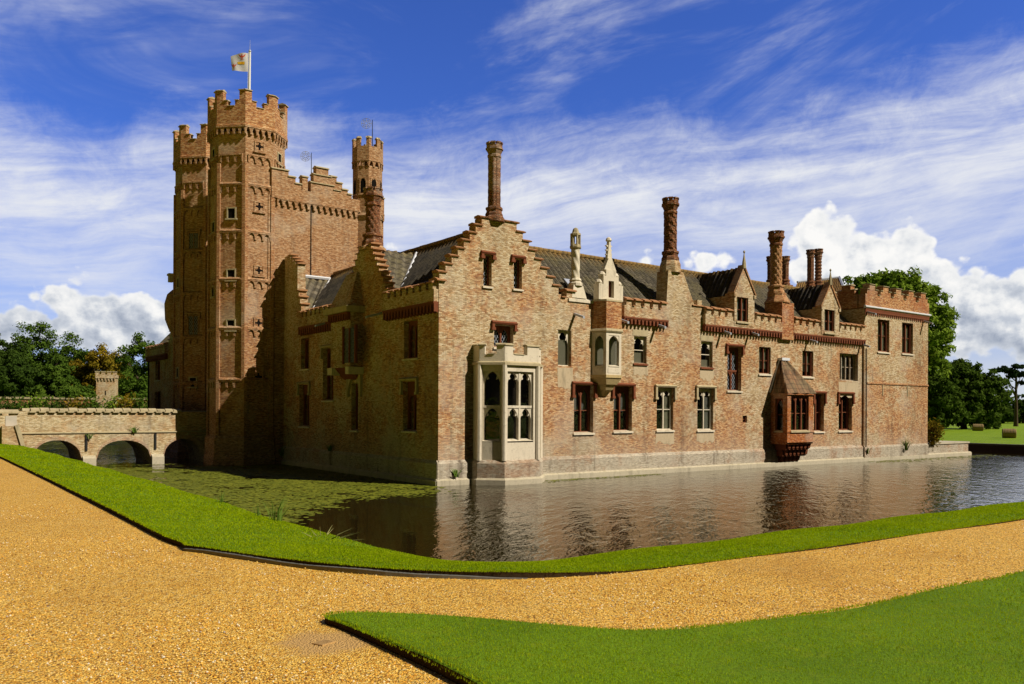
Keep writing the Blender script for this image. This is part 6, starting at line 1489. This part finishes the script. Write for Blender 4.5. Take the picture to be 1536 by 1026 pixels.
# cumulus heaps
heaps = [(1240, 362, 50, 50), (1290, 395, 90, 50), (1350, 378, 48, 44), (1385, 372, 22, 26), (1215, 400, 42, 40), (1345, 430, 110, 50), (1440, 440, 70, 40), (1500, 438, 80, 38), (1580, 430, 90, 60), (1440, 490, 140, 42), (1560, 490, 90, 48),
         (1062, 392, 46, 20), (1030, 396, 30, 16), (965, 388, 24, 15), (588, 372, 16, 16),
         (100, 448, 50, 28), (112, 428, 26, 18), (150, 474, 100, 34), (60, 500, 130, 34), (190, 492, 110, 40), (-20, 495, 70, 40), (225, 462, 46, 24), (10, 488, 44, 20), (130, 495, 90, 24), (230, 500, 70, 30), (-60, 470, 60, 40)]
p2d = vec(az, el); cur = None
for px, py, rx, ry in heaps:
    a0, e0 = AE(px, py); ra, re_ = rx/FOC*math.cos(a0)**2*1.12, ry/FOC*math.cos(a0)*1.12; k_ = min(1.0, ry/40)
    vm = w.n('ShaderNodeVectorMath', operation='MULTIPLY_ADD'); w.l(p2d, vm.inputs[0]); vm.inputs[1].default_value = (1/ra, 1/re_, 0); vm.inputs[2].default_value = (-a0/ra, -e0/re_, 0)
    ln = w.n('ShaderNodeVectorMath', operation='LENGTH'); w.l(vm.outputs[0], ln.inputs[0]); q = w.math('MULTIPLY_ADD', ln.outputs['Value'], -k_, k_)
    cur = q if cur is None else w.math('MAXIMUM', cur, q)
def detail(da, de, full=True):
    p = vec(w.math('ADD', az, da), w.math('MULTIPLY', w.math('ADD', el, de), 1.15))
    if not full: return w.math('MULTIPLY', w.math('SUBTRACT', w.noise(p, 26, 5, .56), .5), .75)
    vo = w.n('ShaderNodeTexVoronoi', feature='SMOOTH_F1', voronoi_dimensions='2D'); vo.inputs['Scale'].default_value = 40; vo.inputs['Smoothness'].default_value = .5; vo.inputs['Detail'].default_value = 1.5; vo.inputs['Roughness'].default_value = .5; w.l(p, vo.inputs['Vector'])
    return w.math('ADD', w.math('MULTIPLY', w.math('SUBTRACT', w.noise(p, 26, 6, .56), .5), .75), w.math('MULTIPLY', w.math('SUBTRACT', .42, vo.outputs['Distance']), .45))
n0 = detail(0.0, 0.0); n0c = detail(0.0, 0.0, False); n1 = detail(.006, .009, False)
d0 = w.math('ADD', cur, n0)
cal = w.step(d0, -.03, .20)
rel = w.math('MULTIPLY', w.math('SUBTRACT', n0c, n1), 5.5)
ae = AE(1300, 520)[1]
height = w.step(w.math('ADD', el, w.math('MULTIPLY', n0, .03)), ae-.005, ae+.10)
lit = w.math('ADD', w.math('ADD', .36, w.math('MULTIPLY', height, .44)), w.math('MULTIPLY', rel, w.math('ADD', .12, w.math('MULTIPLY', w.step(d0, .0, .5), .30))), clamp=True)
lit = w.math('ADD', lit, w.math('MULTIPLY', w.step(d0, .34, .02), .22), clamp=True)
ccol = w.ramp(lit, [(0, (.33, .38, .48)), (.4, (.58, .62, .69)), (.7, (.84, .85, .86)), (1, (.97, .96, .94))])
SKYT = (.25, .395, .87)
skyc = w.mix(1.0, sky.outputs[0], SKYT, 'MULTIPLY'); sk = w.n('ShaderNodeVectorMath', operation='SCALE'); w.setin(sk.inputs['Scale'], w.math('MULTIPLY_ADD', w.step(w.math('ABSOLUTE', az), 1.05, .66), .14, .02)); w.l(skyc, sk.inputs[0])  # sky outside the view is dimmed too, for less fill in the shade
hz2 = w.math('MULTIPLY', w.math('MULTIPLY', w.step(el, .11, .0), w.math('MULTIPLY', w.step(az, .1, .45), w.step(az, 1.0, .66))), .85)
haze = w.math('MULTIPLY', w.step(el, .30, .02), w.math('MULTIPLY', w.step(w.math('ABSOLUTE', az), 1.0, .64), .42))
c1 = w.mix(hz2, w.mix(haze, sk.outputs[0], (.44, .54, .74)), (.66, .69, .74))
c2 = w.mix(thin, c1, (.80, .82, .87)); c3 = w.mix(cal, c2, ccol)
c4 = w.mix(w.step(w.math('ABSOLUTE', az), .70, 1.10), c3, (.022, .020, .017))   # sky out of view, dimmed and warmed on purpose to darken the shaded walls
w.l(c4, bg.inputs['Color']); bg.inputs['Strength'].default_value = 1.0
cam = bpy.data.cameras.new('camera'); co_ = bpy.data.objects.new('camera', cam); COL.objects.link(co_); scene.camera = co_
cam.sensor_width = 36; cam.lens = FOC/1536*36; cam.shift_y = (YH-513)/1536; cam.clip_start = .1; cam.clip_end = 6000
co_.location = (CAM[0], CAM[1], EYE)
from mathutils import Matrix
fw = Vector(ray(768, YH)); fw = Vector((fw[0], fw[1], 0)).normalized()
rt = Vector((fw.y, -fw.x, 0)); up = Vector((0, 0, 1)); ROT = Matrix((rt, up, -fw)).transposed()
co_.rotation_euler = (ROT @ Matrix.Rotation(-ROLL, 3, 'Z')).to_euler()
scene.view_settings.view_transform = 'Standard'; scene.view_settings.look = 'None'; scene.view_settings.exposure = 0
wd.cycles.sampling_method = 'MANUAL'; wd.cycles.sample_map_resolution = 512; scene.cycles.max_bounces = 5; scene.cycles.diffuse_bounces = 1; scene.cycles.transparent_max_bounces = 8; scene.cycles.caustics_reflective = False; scene.cycles.caustics_refractive = False
scene.cycles.sample_clamp_indirect = 4.0
